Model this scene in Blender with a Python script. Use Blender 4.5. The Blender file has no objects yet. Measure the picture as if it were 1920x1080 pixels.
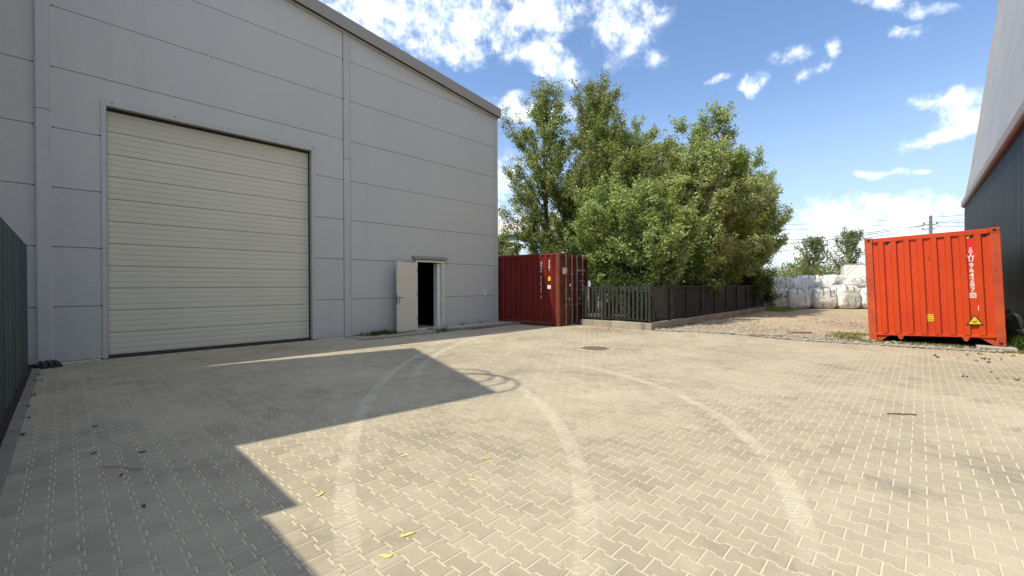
import bpy, math, random
import numpy as np
from mathutils import Vector, Matrix, noise as mnoise
random.seed(7); rng = np.random.default_rng(11)
D = bpy.data
scene = bpy.context.scene
R = math.radians
# ------------------------------------------------------------------ camera
# world: X runs along the grey hall's gable wall, Y towards that wall, Z up
YAW, PITCH, ROLL, HC = R(43.7), R(-0.29), R(0.22), 1.5
f0 = Vector((math.cos(YAW), math.sin(YAW), 0)); r0 = Vector((math.sin(YAW), -math.cos(YAW), 0)); u0 = Vector((0, 0, 1))
fw = f0*math.cos(PITCH)+u0*math.sin(PITCH); up = u0*math.cos(PITCH)-f0*math.sin(PITCH)
rt = r0*math.cos(ROLL)-up*math.sin(ROLL); upr = up*math.cos(ROLL)+r0*math.sin(ROLL)
cam = D.objects.new('camera', D.cameras.new('camera')); scene.collection.objects.link(cam)
cam.data.sensor_width = 36; cam.data.lens = 15.0; cam.data.clip_start = .05; cam.data.clip_end = 3000
mw = Matrix.Identity(4)
for i in range(3):
    mw[i][0], mw[i][1], mw[i][2], mw[i][3] = rt[i], upr[i], -fw[i], (0, 0, HC)[i]
cam.matrix_world = mw
scene.camera = cam
# ------------------------------------------------------------------ sun
SA, SB = .60, .27                       # shadow offset per metre of height (+X, -Y)
sun_el = math.atan(1/math.hypot(SA, SB)); sun_az = math.atan2(SB, -SA)
sd = Vector((-SA, SB, 1)).normalized()
sl = D.lights.new('sun', 'SUN'); sl.energy = 3.3; sl.angle = R(.5); sl.color = (1, .91, .74)
so = D.objects.new('sun', sl); scene.collection.objects.link(so); so.rotation_euler = sd.to_track_quat('Z', 'Y').to_euler()
# ------------------------------------------------------------------ world: sky with clouds, laid out by compass direction
w = D.worlds.new('World'); scene.world = w; w.use_nodes = True
nt = w.node_tree; N = nt.nodes; L = nt.links; N.clear()
def nd(t, **k):
    n = N.new(t)
    for a, b in k.items(): setattr(n, a, b)
    return n
def mth(op, a, b=None, c=None, clamp=False):
    n = nd('ShaderNodeMath', operation=op, use_clamp=clamp)
    for i, v in enumerate((a, b, c)):
        if v is None: continue
        if isinstance(v, (int, float)): n.inputs[i].default_value = v
        else: L.new(v, n.inputs[i])
    return n.outputs[0]
sky = nd('ShaderNodeTexSky', sky_type='NISHITA'); sky.sun_disc = False
sky.sun_elevation = sun_el; sky.sun_rotation = math.pi/2-sun_az; sky.air_density = 1.0; sky.dust_density = .6; sky.ozone_density = 1.6
tc = nd('ShaderNodeTexCoord'); sp = nd('ShaderNodeSeparateXYZ'); L.new(tc.outputs['Generated'], sp.inputs[0])
az = mth('ARCTAN2', sp.outputs[1], sp.outputs[0]); el = mth('ARCSINE', sp.outputs[2])
nz = nd('ShaderNodeTexNoise'); nz.inputs['Scale'].default_value = 9; nz.inputs['Detail'].default_value = 8; nz.inputs['Roughness'].default_value = .62
nz.inputs['Distortion'].default_value = .25; L.new(tc.outputs['Generated'], nz.inputs['Vector'])
nz2 = nd('ShaderNodeTexNoise'); nz2.inputs['Scale'].default_value = 30; nz2.inputs['Detail'].default_value = 6; nz2.inputs['Roughness'].default_value = .65
L.new(tc.outputs['Generated'], nz2.inputs['Vector'])
wz = nd('ShaderNodeTexNoise'); wz.inputs['Scale'].default_value = 14; wz.inputs['Detail'].default_value = 3; L.new(tc.outputs['Generated'], wz.inputs['Vector'])
ws = nd('ShaderNodeSeparateColor'); L.new(wz.outputs['Color'], ws.inputs[0])
az2 = mth('ADD', az, mth('MULTIPLY', mth('SUBTRACT', ws.outputs[0], .5), .09))
el2 = mth('ADD', el, mth('MULTIPLY', mth('SUBTRACT', ws.outputs[1], .5), .05))
cv = nd('ShaderNodeCombineXYZ'); L.new(az2, cv.inputs[0]); L.new(el2, cv.inputs[1])
CLOUDS = [(1.0279, 0.5542, 0.1382, 0.0443, 3.0441, 1.0), (1.0512, 0.5179, 0.1029, 0.0302, -3.0536, 0.8), (0.835, 0.5481, 0.1431, 0.0579, -3.1397, 1.0), (0.7291, 0.5666, 0.1518, 0.0307, 3.0766, 0.8), (0.7046, 0.4969, 0.0907, 0.0301, -2.77, 0.9), (0.6552, 0.4639, 0.0464, 0.0222, -2.8338, 0.9), (0.8846, 0.495, 0.0926, 0.0233, -3.1076, 0.75), (0.5104, 0.5296, 0.0684, 0.0548, -2.9161, 0.62), (0.4813, 0.5525, 0.0684, 0.026, -2.9702, 0.5), (0.4407, 0.4638, 0.0298, 0.0167, -2.7208, 0.55), (0.7237, 0.3879, 0.093, 0.0237, -3.0335, 0.8), (0.6617, 0.3787, 0.0492, 0.0259, -3.0786, 0.7), (0.7679, 0.2517, 0.0561, 0.0473, -3.1202, 0.6), (0.7871, 0.1378, 0.0749, 0.0555, -3.1342, 0.9), (0.249, 0.3832, 0.0214, 0.0185, -3.0093, 0.85), (0.2284, 0.391, 0.0153, 0.0105, -2.7229, 0.5), (0.1774, 0.4236, 0.0369, 0.0151, 2.8708, 0.62), (0.1313, 0.4174, 0.0228, 0.0123, 3.1365, 0.5), (0.1552, 0.3937, 0.0228, 0.0095, 2.8373, 0.5), (0.3136, 0.4124, 0.0252, 0.0078, 3.0994, 0.5), (-0.0468, 0.2923, 0.0418, 0.0193, -3.0762, 0.9), (-0.0539, 0.2594, 0.0338, 0.024, -2.9391, 0.9), (-0.0287, 0.239, 0.0485, 0.0119, 3.0566, 0.85), (-0.0001, 0.3057, 0.0187, 0.0118, -3.099, 0.55), (0.0132, 0.4113, 0.0193, 0.0102, -2.9957, 0.6), (0.0371, 0.4194, 0.0124, 0.0083, -2.4805, 0.5), (0.0548, 0.4637, 0.043, 0.0103, -2.8618, 0.6), (-0.0097, 0.4352, 0.0334, 0.0082, -2.7493, 0.5), (0.0475, 0.1984, 0.0384, 0.0062, -2.9621, 0.6), (0.1192, 0.1081, 0.0722, 0.0414, -3.0089, 1.1), (0.1689, 0.0969, 0.0501, 0.0408, -2.9247, 0.9), (0.051, 0.1393, 0.0385, 0.0184, -2.9783, 1.0), (0.013, 0.1166, 0.0605, 0.0305, -2.986, 1.05), (-0.044, 0.127, 0.0287, 0.0171, 3.0356, 1.0), (0.0582, 0.065, 0.182, 0.0426, -3.0722, 1.0), (0.0804, 0.1143, 0.0439, 0.0285, -2.9688, 1.0)]
# unseen sky beyond the frame, with big clouds added for whiter fill light
rc = random.Random(5)
for k in range(20):
    a_ = rc.uniform(1.75, 6.0); a_ = a_-2*math.pi if a_ > math.pi else a_
    CLOUDS.append((a_, rc.uniform(.10, .7), rc.uniform(.15, .4), rc.uniform(.05, .12), 3.0, rc.uniform(.8, 1)))
for k in range(16): CLOUDS.append((rc.uniform(-3.1, 3.1), rc.uniform(.78, 1.4), rc.uniform(.4, .8), rc.uniform(.1, .2), 3.05, 1.0))
field = None
for (ca, ce, rx, ry, ro, st) in CLOUDS:
    m = nd('ShaderNodeMapping', vector_type='TEXTURE')
    m.inputs['Location'].default_value = (ca, ce, 0); m.inputs['Rotation'].default_value = (0, 0, ro); m.inputs['Scale'].default_value = (rx*1.5, ry*1.55, 1)
    L.new(cv.outputs[0], m.inputs['Vector'])
    ln = nd('ShaderNodeVectorMath', operation='LENGTH'); L.new(m.outputs[0], ln.inputs[0])
    v = mth('MULTIPLY', mth('SUBTRACT', 1.0, ln.outputs['Value'], clamp=True), st)
    field = v if field is None else mth('MAXIMUM', field, v)
det = mth('ADD', mth('MULTIPLY', mth('SUBTRACT', nz.outputs['Fac'], .5), 1.9), mth('MULTIPLY', mth('SUBTRACT', nz2.outputs['Fac'], .5), 1.7))
gate = nd('ShaderNodeMapRange'); gate.inputs['From Min'].default_value = 0; gate.inputs['From Max'].default_value = .18; L.new(field, gate.inputs['Value'])
raw = mth('ADD', field, mth('MULTIPLY', det, gate.outputs[0]))
cm = nd('ShaderNodeMapRange', interpolation_type='SMOOTHSTEP'); cm.inputs['From Min'].default_value = .0; cm.inputs['From Max'].default_value = 1.15
L.new(raw, cm.inputs['Value'])
# white haze low over the horizon
hz = nd('ShaderNodeMapRange', interpolation_type='SMOOTHSTEP'); hz.inputs['From Min'].default_value = .0; hz.inputs['From Max'].default_value = .45
hz.inputs['To Min'].default_value = .62; hz.inputs['To Max'].default_value = 0; L.new(el, hz.inputs['Value'])
gr = nd('ShaderNodeMixRGB', blend_type='MULTIPLY'); gr.inputs[0].default_value = 1; gr.inputs[2].default_value = (.84, .90, .98, 1); L.new(sky.outputs[0], gr.inputs[1])
mx1 = nd('ShaderNodeMixRGB'); L.new(hz.outputs[0], mx1.inputs[0]); L.new(gr.outputs[0], mx1.inputs[1]); mx1.inputs[2].default_value = (3.0, 3.7, 4.4, 1)
cc = nd('ShaderNodeValToRGB'); cc.color_ramp.elements[0].position = .36; cc.color_ramp.elements[0].color = (.62, .72, .86, 1)
cc.color_ramp.elements[1].position = .62; cc.color_ramp.elements[1].color = (1, 1, 1, 1); L.new(nz2.outputs['Fac'], cc.inputs[0])
csc = nd('ShaderNodeVectorMath', operation='SCALE'); csc.inputs['Scale'].default_value = 8.2; L.new(cc.outputs[0], csc.inputs[0])
mx2 = nd('ShaderNodeMixRGB'); L.new(cm.outputs[0], mx2.inputs[0]); L.new(mx1.outputs[0], mx2.inputs[1]); L.new(csc.outputs[0], mx2.inputs[2])
bg = nd('ShaderNodeBackground'); bg.inputs['Strength'].default_value = .14; L.new(mx2.outputs[0], bg.inputs['Color'])
wo = nd('ShaderNodeOutputWorld'); L.new(bg.outputs[0], wo.inputs['Surface'])
vs = scene.view_settings; vs.view_transform = 'Standard'; vs.look = 'None'; vs.exposure = 0.70; vs.gamma = 1; vs.use_curve_mapping = False
scene.render.engine = 'CYCLES'
try: scene.cycles.use_denoising = True
except Exception: pass

# ------------------------------------------------------------------ materials
def mat(name, col, rough=.6, metal=0, spec=.5):
    m = D.materials.new(name); m.use_nodes = True
    b = m.node_tree.nodes['Principled BSDF']; b.inputs['Base Color'].default_value = (*col, 1)
    b.inputs['Roughness'].default_value = rough; b.inputs['Metallic'].default_value = metal; b.inputs['Specular IOR Level'].default_value = spec
    return m
class NT:
    def __init__(s, m): s.m = m; s.t = m.node_tree; s.b = s.t.nodes['Principled BSDF']
    def n(s, t, **k):
        n = s.t.nodes.new(t)
        for a, b in k.items(): setattr(n, a, b)
        return n
    def l(s, a, b): s.t.links.new(a, b)
    def m2(s, op, a, b=None, clamp=False):
        n = s.n('ShaderNodeMath', operation=op, use_clamp=clamp)
        for i, v in enumerate((a, b)):
            if v is None: continue
            if isinstance(v, (int, float)): n.inputs[i].default_value = v
            else: s.l(v, n.inputs[i])
        return n.outputs[0]
    def noise(s, scale, detail=4, rough=.55, vec=None, dist=0):
        n = s.n('ShaderNodeTexNoise'); n.inputs['Scale'].default_value = scale; n.inputs['Detail'].default_value = detail
        n.inputs['Roughness'].default_value = rough; n.inputs['Distortion'].default_value = dist
        if vec is None: vec = s.pos()
        s.l(vec, n.inputs['Vector']); return n.outputs['Fac']
    def pos(s):
        if not hasattr(s, '_p'): s._p = s.n('ShaderNodeNewGeometry')
        return s._p.outputs['Position']
    def obj(s):
        if not hasattr(s, '_o'): s._o = s.n('ShaderNodeTexCoord')
        return s._o.outputs['Object']
    def island(s):
        s.pos(); return s._p.outputs['Random Per Island']
    def ramp(s, fac, stops, interp='LINEAR'):
        r = s.n('ShaderNodeValToRGB'); r.color_ramp.interpolation = interp; e = r.color_ramp.elements
        while len(e) < len(stops): e.new(.5)
        for i, (p, c) in enumerate(stops):
            e[i].position = p; e[i].color = (*c, 1) if len(c) == 3 else c
        s.l(fac, r.inputs[0]); return r.outputs[0]
    def mix(s, fac, a, b, mode='MIX'):
        n = s.n('ShaderNodeMixRGB', blend_type=mode)
        for i, v in enumerate((fac, a, b)):
            if isinstance(v, (int, float)): n.inputs[i].default_value = v
            elif isinstance(v, tuple): n.inputs[i].default_value = (*v, 1)
            else: s.l(v, n.inputs[i])
        return n.outputs[0]
    def mr(s, v, a, b, c=0, d=1, sm=False):
        n = s.n('ShaderNodeMapRange'); n.interpolation_type = 'SMOOTHSTEP' if sm else 'LINEAR'
        for k, x in zip(('From Min', 'From Max', 'To Min', 'To Max'), (a, b, c, d)): n.inputs[k].default_value = x
        s.l(v, n.inputs['Value']); return n.outputs[0]
    def col(s, c): s.l(c, s.b.inputs['Base Color'])
    def bump(s, h, strength=.3, dist=.01):
        n = s.n('ShaderNodeBump'); n.inputs['Strength'].default_value = strength; n.inputs['Distance'].default_value = dist
        s.l(h, n.inputs['Height']); s.l(n.outputs[0], s.b.inputs['Normal'])
    def scl(s, vec, sc):
        n = s.n('ShaderNodeMapping'); n.inputs['Scale'].default_value = sc; s.l(vec, n.inputs['Vector']); return n.outputs[0]
def mottled(name, c1, c2, scale=3, rough=.6, metal=0, bump=0, bscale=60, spec=.5, detail=5):
    m = mat(name, c1, rough, metal, spec); t = NT(m)
    t.col(t.mix(t.mr(t.noise(scale, detail), .3, .7), c1, c2))
    if bump: t.bump(t.noise(bscale, 3), bump, .01)
    return m
M = {}
# grey sandwich panels: fine horizontal micro ribs, wall dust, pale specks of fluff
m = mat('grey_panel', (.27, .275, .275), .42); t = NT(m)
v = t.scl(t.pos(), (.6, .6, 1)); wv = t.n('ShaderNodeTexWave', wave_type='BANDS', bands_direction='Z'); wv.inputs['Scale'].default_value = 8
wv.inputs['Distortion'].default_value = 1.0; wv.inputs['Detail'].default_value = 2; wv.inputs['Detail Scale'].default_value = 3; t.l(v, wv.inputs['Vector'])
big = t.noise(.35, 3); st_ = t.noise(1.0, 4, vec=t.scl(t.pos(), (2.2, 2.2, .12)))
c = t.mix(t.mr(big, .3, .7), (.455, .46, .435), (.50, .497, .465))
oi = t.n('ShaderNodeObjectInfo'); c = t.mix(t.m2('MULTIPLY', oi.outputs['Random'], .35), c, (.42, .425, .41))
sz = t.n('ShaderNodeSeparateXYZ'); t.l(t.pos(), sz.inputs[0]); dn = t.m2('ADD', t.mr(sz.outputs[2], .05, .55, .55, 0), t.m2('MULTIPLY', t.m2('SUBTRACT', t.noise(6, 6, .65), .5), .9)); dn = t.m2('MULTIPLY', dn, t.mr(sz.outputs[2], .3, .7, 1, 0)); c = t.mix(t.mr(dn, .25, .7, 0, .5), c, (.33, .30, .24)); c = t.mix(t.mr(st_, .56, .8, 0, .25), c, (.36, .35, .32))
vo = t.n('ShaderNodeTexVoronoi'); vo.inputs['Scale'].default_value = 1.9; t.l(t.pos(), vo.inputs['Vector'])
c = t.mix(t.m2('LESS_THAN', vo.outputs['Distance'], .028), c, (.7, .7, .66)); t.col(c)
t.bump(wv.outputs['Fac'], .38, .005); M['panel'] = m
M['trim'] = mottled('folded_grey_trim', (.47, .47, .445), (.42, .42, .40), 1.2, .35)
M['fascia'] = mottled('grey_brown_fascia', (.30, .285, .25), (.26, .245, .22), .8, .45)
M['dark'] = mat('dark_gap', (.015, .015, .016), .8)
M['gate'] = mottled('beige_grey_gate', (.63, .60, .48), (.59, .56, .445), .9, .5, bump=.08, bscale=300)
M['cream'] = mottled('cream_door_paint', (.66, .63, .52), (.60, .57, .47), 1.5, .45)
M['white'] = mottled('white_paint', (.80, .79, .75), (.70, .68, .62), 6, .6)
M['black'] = mat('black_paint', (.02, .02, .022), .45)
M['rubber'] = mottled('black_rubber', (.025, .025, .025), (.05, .05, .048), 8, .8)
M['concrete'] = mottled('pale_concrete', (.40, .38, .33), (.28, .26, .22), 2.2, .9, bump=.4, bscale=35)
m = mat('weathered_concrete', (.36, .32, .26), .9); t = NT(m)
c = t.mix(t.mr(t.noise(1.3, 6), .3, .7), (.40, .36, .29), (.25, .22, .18)); c = t.mix(t.mr(t.noise(1.6, 5, vec=t.scl(t.pos(), (3, 3, .35))), .5, .7, 0, .7), c, (.15, .125, .10)); t.col(c)
t.bump(t.noise(30, 5), .5, .01); M['plinth'] = m
M['kerb'] = mottled('kerb_concrete', (.24, .225, .18), (.17, .16, .135), 3, .9, bump=.3, bscale=50)
M['galv'] = mottled('worn_galvanised_steel', (.42, .40, .37), (.30, .27, .24), 6, .5, .3)
M['yellow'] = mottled('yellow_sticker', (.80, .60, .02), (.70, .5, .02), 6, .5)
M['stickred'] = mat('bright_red_strip', (.72, .025, .012), .45)
m = mat('white_lettering', (.78, .77, .73), .6); t = NT(m)
t.col(t.mix(t.mr(t.noise(40, 3), .62, .68), (.78, .77, .73), (.35, .05, .03))); M['letter'] = m
M['letter_clean'] = mat('clean_white_lettering', (.8, .8, .78), .6)
# orange container paint with rust chips
m = mat('orange_container_paint', (.60, .075, .015), .42); t = NT(m)
c = t.mix(t.mr(t.noise(.9, 4), .35, .65), (.62, .066, .008), (.55, .050, .010))
c = t.mix(t.mr(t.noise(4, 6, vec=t.scl(t.pos(), (1, 1, .25))), .58, .72, 0, .45), c, (.48, .06, .03))
c = t.mix(t.mr(t.noise(9, 8, .7), .655, .675), c, (.10, .03, .012)); t.col(c)
t.bump(t.noise(14, 3), .12, .01); M['orange'] = m
m = mat('rusty_orange_frame', (.5, .08, .02), .6); t = NT(m)
c = t.mix(t.mr(t.noise(2.5, 6), .35, .65), (.58, .085, .02), (.42, .055, .02)); c = t.mix(t.mr(t.noise(11, 8, .7), .6, .64), c, (.09, .028, .012)); t.col(c)
t.bump(t.noise(30, 4), .25, .01); M['orange_frame'] = m
m = mat('dark_red_container_paint', (.13, .014, .012), .6, 0, .25); t = NT(m)
c = t.mix(t.mr(t.noise(1.2, 5), .35, .65), (.17, .014, .010), (.13, .011, .009)); c = t.mix(t.mr(t.noise(7, 8, .7), .62, .66), c, (.10, .03, .012))
c = t.mix(t.mr(t.noise(22, 4, .6), .75, .765), c, (.6, .5, .45)); t.col(c); t.bump(t.noise(14, 3), .12, .01); M['red'] = m
m = mat('rusted_red_steel', (.3, .06, .02), .75); t = NT(m)
c = t.mix(t.mr(t.noise(2.6, 7, .65), .42, .6), (.15, .02, .014), (.17, .052, .018)); c = t.mix(t.mr(t.noise(9, 7, .7), .55, .68), c, (.10, .035, .018)); t.col(c)
t.bump(t.noise(40, 4), .3, .01); M['rust'] = m
M['under'] = mottled('dark_underframe', (.04, .025, .02), (.02, .015, .012), 4, .8)
# paving
TR = [((13.714, -2.858), 13.646, .13, (.9, 2.2, 5.9, 8.6)), ((-2.0, 7.519), 7.36, .12, (1.2, 1.0, 5.0, 4.2)), ((1.789, 5.219), 4.894, .10, (2.8, .3, 7.0, 4.4)), ((12.7, -1.0), 11.2, .09, (4.0, 5.4, 9.5, 9.9))]
def paver_mat(name, base1, base2, dusty):
    m = mat(name, base1, .85, 0, .3); t = NT(m)
    oi = t.n('ShaderNodeObjectInfo'); rnd = t.m2('FRACT', t.m2('ADD', t.island(), oi.outputs['Random']))
    c = t.mix(rnd, base1, base2) if dusty else t.mix(t.noise(3), base1, base2)
    c = t.mix(t.mr(t.noise(.45, 4), .38, .68, 0, .55), c, (.50, .44, .325))                    # sandy areas
    if dusty:
        c = t.mix(t.mr(t.noise(1.3, 7, .68, dist=.6), .53, .70, 0, .6), c, (.17, .155, .12))   # grime
        c = t.mix(t.mr(t.noise(3.6, 7, .65), .56, .72, 0, .45), c, (.47, .42, .32))
        c = t.mix(t.mr(t.noise(5.5, 5, .7), .70, .76, 0, .5), c, (.13, .11, .09))
    sx = t.n('ShaderNodeSeparateXYZ'); t.l(t.pos(), sx.inputs[0])
    tn = t.noise(2.6, 7, .72)
    for (cx, cy), rad, hw, (x0, y0, x1, y1) in TR:
        hw = .076
        dv = t.n('ShaderNodeVectorMath', operation='DISTANCE'); cb = t.n('ShaderNodeCombineXYZ'); t.l(sx.outputs[0], cb.inputs[0]); t.l(sx.outputs[1], cb.inputs[1])
        t.l(cb.outputs[0], dv.inputs[0]); dv.inputs[1].default_value = (cx, cy, 0)
        d = t.m2('ABSOLUTE', t.m2('SUBTRACT', dv.outputs['Value'], rad))
        k = t.mr(d, hw*.72, hw*1.15, 1, 0, True)
        ang = t.m2('ARCTAN2', t.m2('SUBTRACT', sx.outputs[1], cy), t.m2('SUBTRACT', sx.outputs[0], cx))
        tread = t.mr(t.m2('SINE', t.m2('ADD', t.m2('MULTIPLY', ang, rad*130), t.m2('MULTIPLY', d, 60))), -.4, .4, .45, 1)
        gx = t.m2('MULTIPLY', t.mr(sx.outputs[0], x0-.4, x0+.3), t.mr(sx.outputs[0], x1-.3, x1+.6, 1, 0))
        gy = t.m2('MULTIPLY', t.mr(sx.outputs[1], y0-.4, y0+.3), t.mr(sx.outputs[1], y1-.3, y1+.6, 1, 0))
        k = t.m2('MULTIPLY', t.m2('MULTIPLY', k, tread), t.m2('MULTIPLY', gx, gy)); k = t.m2('MULTIPLY', k, t.mr(tn, .36, .62, .12, .72))
        c = t.mix(k, c, (.56, .51, .40))
    vo = t.n('ShaderNodeTexVoronoi'); vo.inputs['Scale'].default_value = 2.6; t.l(t.pos(), vo.inputs['Vector']); c = t.mix(t.m2('LESS_THAN', vo.outputs['Distance'], .022), c, (.75, .73, .66))
    c = t.mix(t.mr(t.noise(150, 3, .7), .5, .68, 0, .45), c, (.50, .45, .35)); c = t.mix(t.mr(t.noise(110, 3, .7, dist=.3), .55, .72, 0, .45), c, (.12, .105, .08))
    t.col(c); t.bump(t.noise(170, 3, .7), .5, .003); return m
M['paver'] = paver_mat('grey_concrete_paver', (.270, .237, .175), (.352, .308, .224), True)
M['sand'] = paver_mat('cream_joint_sand', (.66, .565, .37), (.56, .475, .305), False)
m = mat('sandy_gravel_dirt', (.42, .34, .23), .95, 0, .2); t = NT(m)
c = t.mix(t.mr(t.noise(.35, 6, .6), .35, .65), (.47, .385, .25), (.36, .28, .19)); c = t.mix(t.mr(t.noise(2.5, 7, .7), .5, .75, 0, .7), c, (.27, .22, .16))
c = t.mix(t.mr(t.noise(26, 5, .7), .56, .62, 0, .6), c, (.56, .50, .40)); c = t.mix(t.mr(t.noise(40, 4, .7), .60, .66, 0, .7), c, (.14, .12, .10)); t.col(c)
t.bump(t.m2('ADD', t.noise(3, 6, .7), t.m2('MULTIPLY', t.noise(30, 5, .7), .5)), .8, .06); M['dirt'] = m
M['stone'] = mottled('gravel_stone', (.42, .39, .33), (.22, .21, .2), 30, .9)
def leafmat(name, stops, tr=.35):
    m = mat(name, (.1, .1, .04), .5, 0, .35); t = NT(m)
    oi = t.n('ShaderNodeObjectInfo'); c = t.ramp(t.island(), stops); c = t.mix(t.m2('MULTIPLY', oi.outputs['Random'], .55), c, (.78, .92, .55), 'MULTIPLY'); c = t.mix(t.mr(t.noise(.8, 3), .5, .72, 0, .5), c, (1.25, 1.12, .62), 'MULTIPLY'); t.col(c)
    td = t.n('ShaderNodeBsdfTranslucent'); t.l(c, td.inputs['Color']); ms = t.n('ShaderNodeMixShader'); ms.inputs[0].default_value = tr
    t.l(t.b.outputs[0], ms.inputs[1]); t.l(td.outputs[0], ms.inputs[2]); t.l(ms.outputs[0], t.t.nodes['Material Output'].inputs['Surface']); return m
M['leaf_silver'] = leafmat('silver_green_leaves', [(0, (.12, .17, .035)), (.3, (.27, .33, .085)), (.65, (.44, .50, .20)), (1, (.72, .76, .48))], .45)
M['leaf_olive'] = leafmat('olive_green_leaves', [(0, (.09, .125, .025)), (.4, (.22, .26, .055)), (.8, (.36, .39, .12)), (1, (.60, .60, .36))], .45)
M['leaf_bright'] = leafmat('bright_green_leaves', [(0, (.11, .17, .02)), (.5, (.25, .33, .045)), (1, (.42, .48, .12))], .45)
M['leaf_far'] = leafmat('far_green_leaves', [(0, (.12, .15, .055)), (.5, (.22, .25, .10)), (1, (.36, .38, .20))], .45)
M['leaf_dark'] = leafmat('dark_green_leaves', [(0, (.03, .055, .01)), (.5, (.06, .10, .02)), (1, (.14, .19, .05))], .3)
M['grass'] = leafmat('grass_blades', [(0, (.08, .13, .02)), (.5, (.16, .19, .04)), (1, (.34, .30, .11))], .3)
M['bark'] = mottled('grey_brown_bark', (.16, .125, .09), (.075, .06, .045), 9, .9, bump=.5, bscale=25)
m = mat('woven_white_bag', (.62, .62, .60), .65); t = NT(m)
t.pos(); c = t.mix(t.mr(t.noise(1.6, 4), .35, .65), (.76, .76, .74), (.66, .65, .61)); c = t.mix(t.mr(t.noise(2.4, 6, .6), .60, .75, 0, .6), c, (.50, .42, .30)); t.col(c)
t.bump(t.m2('ADD', t.noise(3.5, 4, .6, dist=1.2), t.m2('MULTIPLY', t.noise(14, 3), .3)), .7, .12); M['bag'] = m
M['bag_dirty'] = mottled('soiled_white_bag', (.55, .50, .44), (.36, .31, .26), 2, .8, bump=.6, bscale=5)
M['strap'] = mottled('grey_blue_strap', (.16, .18, .21), (.35, .36, .36), 5, .7)
m = mat('dark_green_coated_steel', (.05, .07, .068), .45); t = NT(m); nv_ = t.noise(1.0, 6, .75, vec=t.scl(t.pos(), (1, 9, .10)))
t.col(t.ramp(nv_, [(.38, (.012, .018, .018)), (.5, (.055, .075, .072)), (.62, (.11, .14, .135))])); M['mesh_green'] = m
M['sheet_green'] = mottled('dark_green_privacy_sheet', (.012, .02, .02), (.02, .03, .03), 3, .6)
M['fence_black'] = mottled('dark_grey_fence_paint', (.04, .042, .04), (.026, .028, .027), 3, .6, spec=.25)
m = mat('black_corrugated_cladding', (.012, .014, .016), .38, 0, .04); t = NT(m); t.col(t.mix(t.mr(t.noise(1, 5, vec=t.scl(t.pos(), (4, 4, .2))), .3, .7), (.010, .012, .014), (.026, .03, .034)))
M['clad'] = m
M['membrane'] = mottled('pale_grey_membrane', (.40, .40, .395), (.34, .335, .33), .5, .6, bump=.3, bscale=6)
M['beam'] = mottled('pinkish_grey_eaves_beam', (.36, .33, .315), (.28, .25, .24), 1.5, .6)
M['redoxide'] = mottled('red_oxide_strip', (.12, .035, .025), (.07, .025, .02), 2, .6)
M['tape'] = mottled('yellow_leaf', (.66, .62, .22), (.55, .50, .15), 20, .7)
M['debris'] = mottled('brown_debris', (.09, .06, .035), (.16, .11, .06), 9, .9)
M['wood'] = mottled('weathered_wood', (.30, .22, .14), (.19, .14, .09), 5, .9)
M['polewood'] = mottled('grey_concrete_pole', (.22, .2, .18), (.15, .14, .13), 5, .9)
M['girder'] = mottled('green_bridge_steel', (.06, .13, .10), (.04, .09, .07), 1, .5)
M['girder_edge'] = mottled('mint_bridge_edge', (.36, .55, .47), (.3, .48, .42), 1, .6)
M['barrier'] = mottled('white_noise_barrier', (.70, .67, .62), (.60, .57, .52), 1, .6)
M['greyboard'] = mottled('grey_rear_hall', (.3, .3, .3), (.26, .26, .26), 1, .7)
M['shade_board'] = mottled('dark_grey_sheet', (.09, .09, .085), (.12, .12, .11), 1, .7)
M['mancover'] = mottled('rusty_manhole_iron', (.24, .16, .10), (.13, .10, .075), 14, .8, bump=.5, bscale=60)
M['netting'] = mottled('dark_crumpled_foil', (.03, .035, .03), (.10, .11, .09), 6, .45, bump=.5, bscale=8)
M['rustsoil'] = mottled('orange_fallen_catkins', (.36, .19, .07), (.24, .13, .06), 12, .95)

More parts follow.
